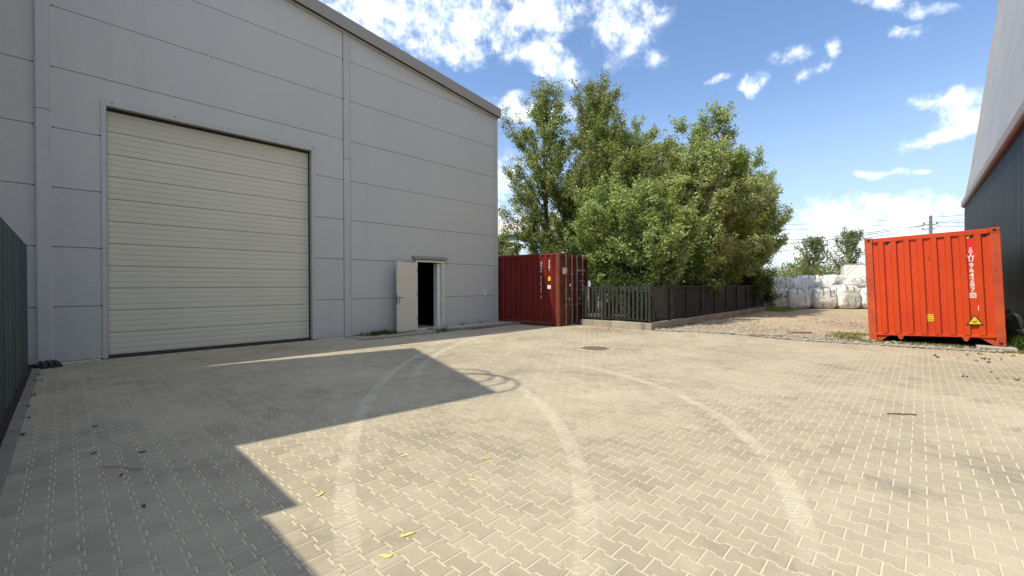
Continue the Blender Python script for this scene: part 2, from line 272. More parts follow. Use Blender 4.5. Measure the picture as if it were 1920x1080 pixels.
# ------------------------------------------------------------------ object helpers
col = scene.collection
class MB:
    def __init__(s): s.v = []; s.f = []
    def add(s, v, f):
        o = len(s.v); s.v += [tuple(p) for p in v]; s.f += [tuple(i+o for i in q) for q in f]; return s
    def box(s, x0, x1, y0, y1, z0, z1, mt=None):
        v = [(x0, y0, z0), (x1, y0, z0), (x1, y1, z0), (x0, y1, z0), (x0, y0, z1), (x1, y0, z1), (x1, y1, z1), (x0, y1, z1)]
        if mt is not None: v = [tuple(mt @ Vector(p)) for p in v]
        return s.add(v, [(0, 3, 2, 1), (4, 5, 6, 7), (0, 1, 5, 4), (1, 2, 6, 5), (2, 3, 7, 6), (3, 0, 4, 7)])
    def prism(s, poly, lo, hi, axis='y'):
        n = len(poly)
        P = {'y': lambda p, h: (p[0], h, p[1]), 'z': lambda p, h: (p[0], p[1], h), 'x': lambda p, h: (h, p[0], p[1])}[axis]
        ar = sum(poly[i][0]*poly[(i+1) % n][1]-poly[(i+1) % n][0]*poly[i][1] for i in range(n))
        if (ar < 0) != (axis == 'y'): poly = poly[::-1]
        v = [P(p, lo) for p in poly]+[P(p, hi) for p in poly]
        return s.add(v, [tuple(range(n-1, -1, -1)), tuple(range(n, 2*n))]+[(i, (i+1) % n, n+(i+1) % n, n+i) for i in range(n)])
    def tube(s, pts, r, n=8, cap=True):
        pts = [Vector(p) for p in pts]; rs = r if isinstance(r, (list, tuple)) else [r]*len(pts); v = []; f = []
        prev = None
        for i, p in enumerate(pts):
            d = (pts[min(i+1, len(pts)-1)]-pts[max(i-1, 0)]).normalized()
            a = d.orthogonal().normalized() if prev is None else (prev-d*prev.dot(d)).normalized(); prev = a; b = d.cross(a)
            for k in range(n):
                t_ = 2*math.pi*k/n; v.append(p+(a*math.cos(t_)+b*math.sin(t_))*rs[i])
        for i in range(len(pts)-1):
            for k in range(n): f.append((i*n+k, i*n+(k+1) % n, (i+1)*n+(k+1) % n, (i+1)*n+k))
        if cap: f.append(tuple(range(n-1, -1, -1))); f.append(tuple(range((len(pts)-1)*n, len(pts)*n)))
        return s.add(v, f)
    def mesh(s, name, m, smooth=False):
        me = D.meshes.new(name); me.from_pydata(s.v, [], s.f); me.materials.append(m)
        me.polygons.foreach_set('use_smooth', [bool(smooth)]*len(me.polygons))
        me.update(); return me
def link(name, me, parent=None, bevel=0):
    o = D.objects.new(name, me); col.objects.link(o)
    if parent is not None: o.parent = parent
    if bevel:
        b = o.modifiers.new('bevel', 'BEVEL'); b.width = bevel; b.segments = 2; b.limit_method = 'ANGLE'
    return o
def tag(o, label=None, cat=None, group=None, kind=None):
    if label: o['label'] = label
    if cat: o['category'] = cat
    if group: o['group'] = group
    if kind: o['kind'] = kind
    return o
def thing(name, label, cat, loc=(0, 0, 0), rz=0, group=None, kind=None):
    o = D.objects.new(name, None); col.objects.link(o); o.location = loc; o.rotation_euler = (0, 0, rz); o.empty_display_size = .2
    return tag(o, label, cat, group, kind)
def part(name, mb, m, parent, smooth=False, bevel=0, label=None):
    o = link(name, mb.mesh(name, M[m] if isinstance(m, str) else m, smooth), parent, bevel)
    if label: o['label'] = label
    return o
def fastmesh(name, V, F, m, smooth=False):
    V = np.asarray(V, np.float32); F = np.asarray(F, np.int32); k = F.shape[1]; me = D.meshes.new(name)
    me.vertices.add(len(V)); me.vertices.foreach_set('co', V.ravel()); me.loops.add(F.size); me.loops.foreach_set('vertex_index', F.ravel())
    me.polygons.add(len(F)); me.polygons.foreach_set('loop_start', np.arange(0, F.size, k, dtype=np.int32)); me.polygons.foreach_set('loop_total', np.full(len(F), k, np.int32))
    me.materials.append(m); me.update(calc_edges=True)
    me.polygons.foreach_set('use_smooth', np.full(len(F), bool(smooth)))
    me.update(); return me
def textmesh(body, size, m, align='CENTER', depth=.001, space=1.0, bold=0):
    cu = D.curves.new('t', 'FONT'); cu.body = body; cu.size = size; cu.align_x = align; cu.align_y = 'CENTER'; cu.extrude = depth; cu.space_line = space; cu.offset = bold
    o = D.objects.new('t', cu); col.objects.link(o); dg = bpy.context.evaluated_depsgraph_get(); dg.update()
    me = D.meshes.new_from_object(o.evaluated_get(dg)); D.objects.remove(o); D.curves.remove(cu); me.materials.clear(); me.materials.append(m); return me

# ------------------------------------------------------------------ ground
S = 900
g = MB().add([(-S, -S, -.05), (S, -S, -.05), (S, S, -.05), (-S, S, -.05)], [(0, 1, 2, 3)])
tag(link('ground', g.mesh('ground', M['dirt'])), kind='structure')
def edge_a(b):
    xs = [-6, -1.5, .8, 2.3, 4.2, 5.2, 6.4, 7.0, 9.2, 9.6, 13]; ys = [14.6, 13.95, 13.65, 13.5, 13.9, 13.75, 13.3, 13.25, 12.6, 12.45, 12.3]
    return float(np.interp(b, xs, ys))
# dirt yard sheet that laps over the paving with a ragged sandy edge
rows = np.arange(-9, 44.01, .16); nx = 60; V = []
for b in rows:
    e = edge_a(b)+.16*mnoise.noise(Vector((b*.9, 3, 0)))+.08*mnoise.noise(Vector((b*3.1, 9, 0)))
    for i in range(nx):
        q = i/(nx-1); a = e+(q**1.9)*60
        z = -.012+.022*min(1, (a-e)*2.2)+.035*(mnoise.noise(Vector((a*.35, b*.35, 1)))+.4*mnoise.noise(Vector((a*1.5, b*1.5, 2))))*min(1, (a-e)/1.5)+.012*min(1, (a-e)/2)
        V.append((a, b, z))
F = [(j*nx+i, j*nx+i+1, (j+1)*nx+i+1, (j+1)*nx+i) for j in range(len(rows)-1) for i in range(nx-1)]
tag(link('dirt_yard', fastmesh('dirt_yard', V, F, M['dirt'], True)), kind='structure')
ug = []
for j in range(40):
    for i in range(60): ug.append((13.62+i*.5, 6.66+j*.5, .06+.05*mnoise.noise(Vector((i*.4, j*.4, 7)))))
M['soil'] = mottled('shaded_leaf_litter_soil', (.085, .075, .04), (.14, .12, .07), 3, .95, bump=.6, bscale=20)  # dark litter soil; shade under the trees is partly in its colour
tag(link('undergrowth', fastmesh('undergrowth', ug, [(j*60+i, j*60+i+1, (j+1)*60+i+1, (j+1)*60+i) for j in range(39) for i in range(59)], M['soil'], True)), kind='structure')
# ------------------------------------------------------------------ paving
pav = D.objects.new('paving', None); col.objects.link(pav); tag(pav, kind='structure')
bed = MB().box(-.33, 14.2, -3.2, 12.28, -.04, -.0036); part('joint_sand', bed, 'sand', pav)
PL, PW, PAm, GAP = .182, .1355, .0120, .0092
def paver_outline(ins):
    w_, n_ = PW/2+PAm-GAP/2-ins, PW/2-PAm-GAP/2-ins; x0, x1 = GAP/2+ins, PL-GAP/2-ins
    a1, a2, a3, a4 = .215*PL, .275*PL, .725*PL, .785*PL
    return [(x0, -w_), (a1-ins*.3, -w_), (a2-ins*.3, -n_), (a3+ins*.3, -n_), (a4+ins*.3, -w_), (x1, -w_), (x1, w_), (a4+ins*.3, w_), (a3+ins*.3, n_), (a2-ins*.3, n_), (a1-ins*.3, w_), (x0, w_)]
top = paver_outline(.0028); out = paver_outline(0)
# local: long side along Y
PV = np.array([(-y, x-PL/2, 0) for x, y in top]+[(-y, x-PL/2, -.0026) for x, y in out]+[(-y, x-PL/2, -.02) for x, y in out], np.float32)
topf = [(0, 1, 10, 11), (1, 2, 9, 10), (2, 3, 8, 9), (3, 4, 7, 8), (4, 5, 6, 7)]
PF = topf+[(i, 12+i, 12+(i+1) % 12, (i+1) % 12) for i in range(12)]+[(12+i, 24+i, 24+(i+1) % 12, 12+(i+1) % 12) for i in range(12)]
v0, v1, v2 = PV[PF[0][0]], PV[PF[0][1]], PV[PF[0][2]]
PF = np.array([q[::-1] for q in PF] if np.cross(v1-v0, v2-v1)[2] < 0 else PF, np.int32)
# side faces orientation follows the same winding rule
cells = []
na = int(14.3/PW); nb = int(15.6/PL)
for i in range(na):
    a = 1.072+PW*(i-10)
    for j in range(nb):
        b = 3.056-PL*.5-PL*33+PL*(j+(.5 if i % 2 else 0))
        if a > edge_a(b)+.15 or b > 12.2: continue
        if a < -.30: continue
        if b < -3.1: continue
        if a > 5.75 and b > 11.17: continue
        if math.hypot(a-8.74, b-5.62) < .37: continue
        cells.append((a, b))
cells = np.array(cells)
fx = cells[:, 0]*f0.x+cells[:, 1]*f0.y; rx_ = cells[:, 0]*r0.x+cells[:, 1]*r0.y
vis = (fx > .3) & (np.abs(rx_/np.maximum(fx, .01)) < 1.16) & (1.5/np.maximum(fx, .01) < .665)
dist = np.where(vis, np.hypot(cells[:, 0], cells[:, 1]), 1e9); order = np.argsort(dist); near = order[:298]
rest = order[298:]; rest = rest[(cells[rest, 0]*f0.x+cells[rest, 1]*f0.y > -1.2)]
pm = fastmesh('paver', PV, PF, M['paver'])
def jit(n): return rng.normal(0, .0004, n), rng.normal(0, .0022, n), rng.normal(0, .0022, n), rng.normal(0, .006, n)
jz, jx, jy, jr = jit(len(cells))
for k in near:
    o = D.objects.new('paver', pm); col.objects.link(o); o.parent = pav
    o.location = (cells[k, 0], cells[k, 1], jz[k]-.0004); o.rotation_euler = (jx[k], jy[k], jr[k])
n = len(rest); c = cells[rest]; Vr = np.repeat(PV[None], n, 0).copy(); z0 = Vr[..., 2].copy()
cr, sr = np.cos(jr[rest])[:, None], np.sin(jr[rest])[:, None]
X = Vr[..., 0]*cr-Vr[..., 1]*sr; Y = Vr[..., 0]*sr+Vr[..., 1]*cr
Vr[..., 2] = z0+Y*jx[rest][:, None]-X*jy[rest][:, None]+jz[rest][:, None]-.0004; Vr[..., 0] = X+c[:, 0:1]; Vr[..., 1] = Y+c[:, 1:2]
Fr = (PF[None]+(np.arange(n)*36)[:, None, None]).reshape(-1, 4)
o = link('far_pavers', fastmesh('far_pavers', Vr.reshape(-1, 3), Fr, M['paver']), pav); o['kind'] = 'stuff'
tag(link('dark_strip', MB().box(-1.3, -.436, -3, 12.2, -.04, -.02).mesh('dark_strip', M['under'])), kind='structure')  # very dark ground strip between kerb and fence
# kerb along the green fence (kerb stones one metre long)
kb = D.objects.new('fence_kerb', None); col.objects.link(kb); tag(kb, kind='structure')
kme = MB().box(-.05, .05, .006, .994, -.2, .012).mesh('kerb_stone', M['kerb'])
for i in range(14):
    o = link('kerb_stone', kme, kb, .006); o.location = (-.385, -2.2+i, random.uniform(-.003, .003))
# kerb and concrete apron in front of the side door
ap = D.objects.new('door_apron', None); col.objects.link(ap); tag(ap, kind='structure')
k2 = MB().box(.004, .996, -.04, .04, -.1, .035).mesh('kerb_stone', M['kerb'])
for i in range(3):
    o = link('kerb_stone', k2, ap, .005); o.location = (5.85+i, 11.22, 0)
k3 = MB().box(.004, .996, -.05, .05, -.1, .085).mesh('kerb_stone', M['kerb'])
for i in range(4):
    o = link('kerb_stone', k3, ap, .006); o.location = (8.55+i*.98, 11.3, 0)
part('slab', MB().box(8.6, 12.42, 11.352, 12.28, -.05, .07), 'concrete', ap)
part('slab', MB().box(5.85, 8.58, 11.262, 12.28, -.05, .012), 'plinth', ap)
part('kerb_stone', MB().add([(5.70, 12.25, .02), (5.78, 12.25, .02), (5.86, 11.27, .02), (5.76, 11.2, .02)], [(0, 1, 2, 3)]).add([(5.70, 12.25, -.05), (5.78, 12.25, -.05), (5.86, 11.27, -.05), (5.76, 11.2, -.05)], [(3, 2, 1, 0)]), 'concrete', ap)
part('threshold_slab', MB().box(12.45, 13.3, 11.35, 12.2, -.03, .05), 'concrete', ap, bevel=.01)

# ------------------------------------------------------------------ grey hall
B = 12.3
hall = thing('grey_hall', 'large grey metal-clad hall with roller gate and open side door', 'hall', (0, B, 0))
AP = 3.9
def rl(a): return 8.62+.126*(11.87-a) if a > AP else 8.62+.126*(11.87-AP)-.126*(AP-a)
def clip(poly, a0, a1, z0, z1, lim=True):
    pts = [Vector(p) for p in poly]
    def half(pts, fn):
        o = []
        for i in range(len(pts)):
            p, q = pts[i], pts[(i+1) % len(pts)]; dp, dq = fn(p), fn(q)
            if dp >= 0: o.append(p)
            if (dp >= 0) != (dq >= 0): o.append(p+(q-p)*(dp/(dp-dq)))
        return o
    if lim:
        pts = half(pts, lambda p: (8.62+.126*(11.87-p[0])-.25)-p[1]); pts = half(pts, lambda p: (8.62+.126*(11.87-AP)-.126*(AP-p[0])-.25)-p[1])
    return [(p[0], p[1]) for p in pts]
ZS = [.015, 1.12, 2.31, 3.48, 4.65, 5.84, 7.03, 8.21, 9.4, 10.6, 11.8]
GP = .006
def panel(poly):
    q = clip(poly, 0, 0, 0, 0)
    if len(q) < 3: return
    part('wall_panel', MB().prism([(p[0], p[1]) for p in q], 0, .1), 'panel', hall)
for i in range(10):
    z0, z1 = ZS[i]+GP, ZS[i+1]-GP
    panel([(-5.2, z0), (-.39, z0), (-.39, z1), (-5.2, z1)])
    A0, A1 = -.18, 5.68
    if i < 4:
        panel([(A0, z0), (.535, z0), (.535, z1), (A0, z1)]); panel([(4.875, z0), (A1, z0), (A1, z1), (4.875, z1)])
    elif i == 4:
        panel([(A0, z0), (.535, z0), (.535, 5.41), (4.875, 5.41), (4.875, z0), (A1, z0), (A1, z1), (A0, z1)])
    else: panel([(A0, z0), (A1, z0), (A1, z1), (A0, z1)])
    A0, A1 = 5.92, 11.87
    if i < 2:
        panel([(A0, z0), (8.10, z0), (8.10, z1), (A0, z1)]); panel([(9.34, z0), (A1, z0), (A1, z1), (9.34, z1)])
    elif i == 2:
        panel([(A0, z0), (8.10, z0), (8.10, 2.42), (9.34, 2.42), (9.34, z0), (A1, z0), (A1, z1), (A0, z1)])
    else: panel([(A0, z0), (A1, z0), (A1, z1), (A0, z1)])
def vtrim(x0, x1, y0, z0, z1, lip=.012):
    mb = MB().prism([(x0, .02), (x0, y0+.008), (x0+.006, y0), (x0+.022, y0), (x0+.028, y0+lip), (x1-.028, y0+lip), (x1-.022, y0), (x1-.006, y0), (x1, y0+.008), (x1, .02)], z0, z1, 'z')
    return mb
part('column_cover', vtrim(-.40, -.17, -.03, .02, 4.95, -.05), 'trim', hall)
part('column_cover', vtrim(-.40, -.17, -.035, 4.96, rl(-.3)-.32, -.05), 'trim', hall)
part('column_cover', vtrim(5.69, 5.91, -.022, .02, 5.28), 'trim', hall); part('column_cover', vtrim(5.69, 5.91, -.026, 5.29, rl(5.8)-.32), 'trim', hall)
part('corner_trim', vtrim(11.875, 12.05, -.025, .07, rl(11.9)-.32), 'trim', hall)
part('corner_trim', MB().box(12.04, 12.06, .02, .3, .05, 8.3), 'trim', hall)
# gate surround, screws and reveals
part('gate_trim', MB().box(.53, .61, -.02, .22, .02, 5.30), 'trim', hall); part('gate_trim', MB().box(4.77, 4.88, -.02, .22, .02, 5.30), 'trim', hall)
part('gate_trim', MB().box(.53, 4.88, -.02, .22, 5.303, 5.42), 'trim', hall)
sc = MB()
for a_ in (.7, 1.75, 2.8, 3.85, 4.8): sc.box(a_-.01, a_+.01, -.028, -.019, 5.37, 5.39)
for z_ in ZS[1:9]:
    for a_ in (-.415, -.155, 5.675, 5.925): sc.box(a_-.011, a_+.011, -.01, .002, z_-.011, z_+.011)
    if z_ < 5: 
        for a_ in (.52, 4.89): sc.box(a_-.011, a_+.011, -.01, .002, z_-.011, z_+.011)
part('screw', sc, 'dark', hall)['kind'] = 'stuff'
gt = D.objects.new('roller_gate', None); col.objects.link(gt); gt.parent = hall; gt['label'] = 'beige roller gate, closed'
ns = 11; h = 5.25/ns
for i in range(ns):
    z0 = .05+i*h; prof = [(.26, z0+.0008)]
    nr = 4
    for r_ in range(nr):
        q0 = z0+.004+r_*(h-.008)/nr; q1 = z0+.004+(r_+1)*(h-.008)/nr
        prof += [(.206, q0), (.198, q0+.012), (.196, (q0+q1)/2), (.198, q1-.008), (.206, q1-.001)]
    prof.append((.26, z0+h-.0008)); part('gate_section', MB().prism(prof, .61, 4.77, 'x'), 'gate', gt)
part('guide_strip', MB().box(4.752, 4.769, .14, .20, .0, 5.29), 'dark', gt); part('guide_strip', MB().box(.611, .622, .14, .20, .0, 5.29), 'dark', gt); part('head_strip', MB().box(.63, 4.75, .13, .20, 5.255, 5.302), 'dark', gt)  # dark strips along both sides and the head of the gate
part('bottom_seal', MB().box(.62, 4.76, .19, .26, .0, .05), 'rubber', gt)
part('gate_sill', MB().box(.61, 4.77, -.02, .26, -.05, .004), 'kerb', hall)
# roof verge
xs_ = [12.12, 10.2, 7.6, 5.02, AP, 1.2, -1.5, -5.4]
for i in range(len(xs_)-1):
    a1, a0 = xs_[i]-.004, xs_[i+1]+.004
    part('verge_fascia', MB().prism([(a0, rl(a0)-.36), (a1, rl(a1)-.36), (a1, rl(a1)), (a0, rl(a0))], -.16, -.13), 'fascia', hall)
part('verge_soffit', MB().prism([(-5.4, rl(-5.4)-.34), (AP, rl(AP)-.34), (12.12, rl(12.12)-.34), (12.12, rl(12.12)-.31), (AP, rl(AP)-.31), (-5.4, rl(-5.4)-.31)], -.129, .1), 'dark', hall)
part('verge_flashing', MB().prism([(-5.4, rl(-5.4)-.42), (AP, rl(AP)-.42), (12.05, rl(12.05)-.42), (12.05, rl(12.05)-.345), (AP, rl(AP)-.345), (-5.4, rl(-5.4)-.345)], -.045, -.01), 'trim', hall)
part('roof', MB().prism([(-5.4, rl(-5.4)-.06), (AP, rl(AP)-.06), (12.12, rl(12.12)-.06), (12.12, rl(12.12)-.02), (AP, rl(AP)-.02), (-5.4, rl(-5.4)-.02)], -.128, 16), 'greyboard', hall)
part('side_wall', MB().box(12.00, 12.035, .101, 16, 0, 8.35), 'panel', hall); part('inner_lining', MB().box(11.9, 11.99, .101, 15.8, 0, 8.3), 'dark', hall); part('rear_wall', MB().box(-5.2, 11.89, 15.81, 15.9, 0, 8.3), 'dark', hall)  # inside faces near black: the room's shade is in their colour
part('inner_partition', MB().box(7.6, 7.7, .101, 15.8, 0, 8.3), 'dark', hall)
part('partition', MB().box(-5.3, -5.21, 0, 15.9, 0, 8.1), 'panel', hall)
part('floor', MB().box(-5.2, 11.89, .0, 15.8, -.04, .03), 'under', hall)  # dark floor, coloured for the unlit interior
part('lit_floor', MB().box(8.21, 9.2, .06, 1.1, .031, .055), 'concrete', hall)  # pale slab stands in for daylight on the floor inside the door
part('base_strip', MB().box(-.4, .5, -.012, .0, 0, .016), 'white', hall); part('base_strip', MB().box(4.9, 5.7, -.012, .0, 0, .016), 'white', hall)
# side door
dr = D.objects.new('door', None); col.objects.link(dr); dr.parent = hall; dr.location = (8.16, -.06, .07); dr['label'] = 'cream steel side door standing open'
HD = 2.25
lf = MB().box(0, 1.0, -.055, 0, 0.0, HD); leaf = part('door_leaf', lf, 'cream', dr, bevel=.004)
leaf.rotation_euler = (0, 0, R(200)); leaf.location = (0, -.02, -.03)
def onleaf(nm, mb, m_):
    o = part(nm, mb, m_, dr); o.rotation_euler = leaf.rotation_euler; o.location = leaf.location; return o
onleaf('handle', MB().box(.93, .955, .001, .012, .93, 1.14).tube([(.943, .01, 1.10), (.943, .05, 1.10), (.80, .055, 1.10)], .011, 6), 'black')
onleaf('lock_plate', MB().box(1.0, 1.004, -.045, -.01, .88, 1.2), 'black')
part('door_frame', MB().box(-.04, .03, -.02, .11, -.05, HD+.07).box(1.06, 1.15, -.02, .11, -.05, HD+.07).box(.031, 1.059, -.02, .11, HD, HD+.07).box(.03, 1.06, .0, .1, -.05, -.01), 'cream', dr)
for z_ in (.3, 1.1, 1.9): part('hinge', MB().tube([(-.012, -.035, z_), (-.012, -.035, z_+.11)], .012, 8), 'galv', dr)
part('inner_jamb', MB().box(.94, 1.059, .115, .34, -.03, HD-.02), 'white', dr)
part('door_side_trim', MB().box(1.152, 1.21, .02, .05, -.05, HD+.08), 'trim', hall).location = (8.16, -.06, .07)
part('drip_flashing', MB().prism([(-.13, 2.42), (-.13, 2.51), (.0, 2.52), (.0, 2.42)], 8.02, 9.44, 'x'), 'fascia', hall)
so_ = D.objects.new('wall_socket', None); col.objects.link(so_); so_.location = (11.36, B-.004, 1.22); tag(so_, 'small white socket box on the grey wall right of the side door', 'socket')
part('casing', MB().box(-.06, .06, -.06, 0, -.09, .09), 'white', so_, bevel=.006); part('cover', MB().box(-.035, .035, -.07, -.0605, .01, .06).box(-.035, .035, -.07, -.0605, -.06, -.01), 'galv', so_)
# rubber foot of the column
rb = thing('rubber_block', 'black ribbed rubber block lying at the foot of the wall column', 'rubber block', (-.22, 11.95, 0), R(8))
for k in range(3): part('rib', MB().box(-.12+.085*k, -.055+.085*k, -.26, .22, 0, .10), 'rubber', rb, bevel=.01)
part('base', MB().box(-.14, .14, -.24, .2, .001, .05), 'rubber', rb)

# ------------------------------------------------------------------ neighbouring blocks left of the frame (unseen, shaped to throw the shade on the paving)
nb1 = thing('neighbour_block', 'tall windowless block with lean-to roof beside the green fence', 'building', (-1.35, 9.8, 0))
def wl(o, vs_): return [(x-o[0], y-o[1], z-o[2]) for x, y, z in vs_]
o_ = (-1.35, 9.8, 0)
tb = [(-1.36, 6.80, 9.02), (-1.36, 11.2, 11.25), (-3.3, 11.2, 8.45), (-3.55, 6.80, 7.75), (-1.36, 6.80, 0), (-1.36, 11.2, 0), (-3.3, 11.2, 0), (-3.55, 6.80, 0)]
part('wall', MB().add(wl(o_, tb), [(0, 1, 2, 3), (0, 4, 5, 1), (1, 5, 6, 2), (2, 6, 7, 3), (3, 7, 4, 0)]), 'shade_board', nb1)
rf = [(-1.35, 6.78, 9.23), (-1.35, 12.12, 12.0), (-3.3, 12.12, 8.96), (-3.6, 6.78, 7.90)]
part('roof', MB().add(wl(o_, rf+[(x, y, z-.12) for x, y, z in rf]), [(0, 1, 2, 3), (7, 6, 5, 4), (0, 4, 5, 1), (1, 5, 6, 2), (2, 6, 7, 3), (3, 7, 4, 0)]), 'shade_board', nb1)
sc2 = thing('shade_screen', 'tall unseen grey screen added beyond the green fence to shade the paving', 'screen wall', (-1.35, 5.6, 0))  # invented screen: shades the paving, slanted gap lets a sliver of sun through
o_ = (-1.35, 5.6, 0)
part('sheet', MB().prism([(6.77-5.6, 0), (6.77-5.6, 4.08), (4.18-5.6, 4.08), (3.905-5.6, 2.65), (3.905-5.6, 0)], -.008, 0, 'x'), 'shade_board', sc2)
part('sheet', MB().prism([(3.86-5.6, 0), (3.86-5.6, 2.65), (4.09-5.6, 3.74), (-12, 3.74), (-12, 0)], -.008, 0, 'x'), 'shade_board', sc2)
cb_ = MB()
for (r1, cx, cz, tl) in ((.55, 7.6, 9.75, .3), (.42, 7.9, 9.9, -.4), (.5, 8.3, 9.95, .1)):
    cb_.tube([(-1.45+.25*math.sin(t_*.3), cx+r1*1.3*math.cos(t_*math.pi/12), cz+r1*math.sin(t_*math.pi/12)+tl*.3*math.cos(t_*math.pi/12)) for t_ in range(0, 23)], .028, 5)
tag(link('coiled_cable', cb_.mesh('coiled_cable', M['rubber'])), 'loops of black cable hanging over the roof edge of the tall block', 'cable')

# ------------------------------------------------------------------ green mesh fence on the left
gf = thing('mesh_fence', 'dark green steel mesh fence standing along the left kerb', 'fence', (-.5, 0, 0))
pme = MB().box(-.03, .03, -.02, .02, -.02, 2.29).mesh('post', M['mesh_green'])
wm = MB(); ln_ = 2.46
for i in range(int(ln_/.034)):
    if i % 5 == 4: continue
    y = -ln_/2+.017+i*.034; wm.box(-.005, .012, y-.008, y+.008, .06, 2.28)
for z_ in (.12, 1.15, 2.2): wm.box(-.014, -.006, -ln_/2, ln_/2, z_-.003, z_+.003)
wme = wm.mesh('mesh_panel', M['mesh_green'])
slm = MB().box(-.03, -.022, -ln_/2, ln_/2, .08, 2.27).mesh('privacy_sheet', M['sheet_green'])
for i in range(6):
    y = 10.72-2.5*i
    o = link('mesh_panel', wme, gf); o.location = (0, y, 0)
    o = link('privacy_sheet', slm, gf); o.location = (0, y, 0)
    o = link('post', pme, gf); o.location = (-.02, y+1.25, 0)

# ------------------------------------------------------------------ containers
def corr(x0, x1, n, dep, first_in=True):
    """polyline (x, depth) of a corrugated wall, starting and ending recessed"""
    P_ = (x1-x0)/(n+.5); wv_ = P_*.12; pts = []
    for i in range(n):
        s = x0+i*P_; pts += [(s, dep), (s+P_*.40, dep), (s+P_*.40+wv_, 0), (s+P_*.88, 0), (s+P_*.88+wv_, dep)]
    pts += [(x1, dep)]; return pts
def corrmesh(pts, z0, z1, th=.004):
    mb = MB(); n = len(pts)
    v = [(x, d, z0) for x, d in pts]+[(x, d, z1) for x, d in pts]+[(x, d+th, z0) for x, d in pts]+[(x, d+th, z1) for x, d in pts]
    f = []
    for i in range(n-1): f += [(i, i+1, n+i+1, n+i), (3*n+i, 3*n+i+1, 2*n+i+1, 2*n+i), (n+i, n+i+1, 3*n+i+1, 3*n+i), (2*n+i, 2*n+i+1, i+1, i)]
    return mb.add(v, f)
def casting(mb, x0, x1, y0, y1, z0, z1): mb.box(x0, x1, y0, y1, z0, z1)
# orange container: local x across the end wall (left to right), y going away along its length
W_, H_, LN = 2.37, 2.70, 12.1
oc = thing('shipping_container', 'bright orange corrugated shipping container beside the black hall', 'container', (14.5, .95, .0), R(-90+2.6))
oc.rotation_euler = (0, R(-2.6), 0); 
oc.rotation_mode = 'XYZ'
mo = Matrix.Translation((14.5, .95, 0)) @ Matrix.Rotation(R(-90+2.4), 4, 'Z') @ Matrix.Rotation(R(-2.3), 4, 'Y')
oc.matrix_world = mo
PW_ = .155
mb = MB(); mb.box(0, PW_, 0, .14, .118, H_-.118); part('corner_post', mb, 'orange_frame', oc, bevel=.006)
mb = MB(); mb.box(W_-PW_, W_, 0, .14, .118, H_-.118); part('corner_post', mb, 'orange_frame', oc, bevel=.006)
part('top_rail', MB().box(PW_+.02, W_-PW_-.02, .012, .12, H_-.125, H_-.015), 'orange', oc, bevel=.006)
part('bottom_rail', MB().box(PW_+.001, W_-PW_-.001, .01, .12, .20, .235).box(PW_+.001, W_-PW_-.001, .0, .02, .185, .199), 'orange', oc, bevel=.003)
part('end_panel', corrmesh(corr(PW_, W_-PW_, 8, .046), .235, H_-.125), 'orange', oc)
for x0 in (0, W_-.17):
    for z0 in (0, H_-.118):
        c_ = part('corner_casting', MB().box(x0, x0+.17, -.006, .17, z0, z0+.116), 'orange_frame', oc, bevel=.01)
        cx = x0+.085; hm = MB().tube([(cx, -.009, z0+.06), (cx, -.0065, z0+.06)], .033, 12); part('hole', hm, 'dark', c_)
part('gusset', MB().prism([(.172, .0), (.172, .19), (.42, .19)], .03, .05), 'orange_frame', oc); part('gusset', MB().prism([(W_-.172, .0), (W_-.172, .19), (W_-.42, .19)], .03, .05), 'orange_frame', oc)
for x0 in (.55, 1.68): part('lug', MB().prism([(x0, .184), (x0+.13, .184), (x0+.09, .09), (x0+.04, .09)], .0, .05), 'orange_frame', oc, bevel=.004)
sidep = corr(.14, LN-.14, 42, .036)
s1 = corrmesh(sidep, .2, H_-.08); s1.v = [(.0+y, x, z) for x, y, z in s1.v]; s1.f = [q[::-1] for q in s1.f]; part('side_panel', s1, 'orange', oc)
s2 = corrmesh(sidep, .2, H_-.08); s2.v = [(W_-y, x, z) for x, y, z in s2.v]; part('side_panel', s2, 'orange', oc)
part('top_side_rail', MB().box(0, .06, .17, LN, H_-.079, H_-.012).box(W_-.06, W_, .17, LN, H_-.079, H_-.012), 'orange_frame', oc)
part('bottom_side_rail', MB().box(0, .05, .17, LN, .06, .199).box(W_-.05, W_, .17, LN, .06, .199), 'orange_frame', oc)
part('roof', MB().box(.061, W_-.061, .121, LN, H_-.04, H_-.02), 'orange_frame', oc)
part('rear_doors', MB().box(.0, W_, LN, LN+.06, .0, H_), 'orange_frame', oc); part('underframe', MB().box(.06, W_-.06, .25, LN-.05, .12, .195), 'under', oc)
dp_ = .046
# warning stripes under the top rail
for (s0, s1_) in ((PW_+.05, PW_+.50), (W_-PW_-.52, W_-PW_-.06)):
    nst = 5; ww = (s1_-s0)/nst
    for i in range(nst):
        x0 = s0+i*ww; part('warning_stripe', MB().prism([(x0, H_-.205), (x0+ww, H_-.205), (x0+ww+.04, H_-.127), (x0+.04, H_-.127)], dp_-.003, dp_-.001), 'yellow' if i in (1, 3) else 'black', oc)
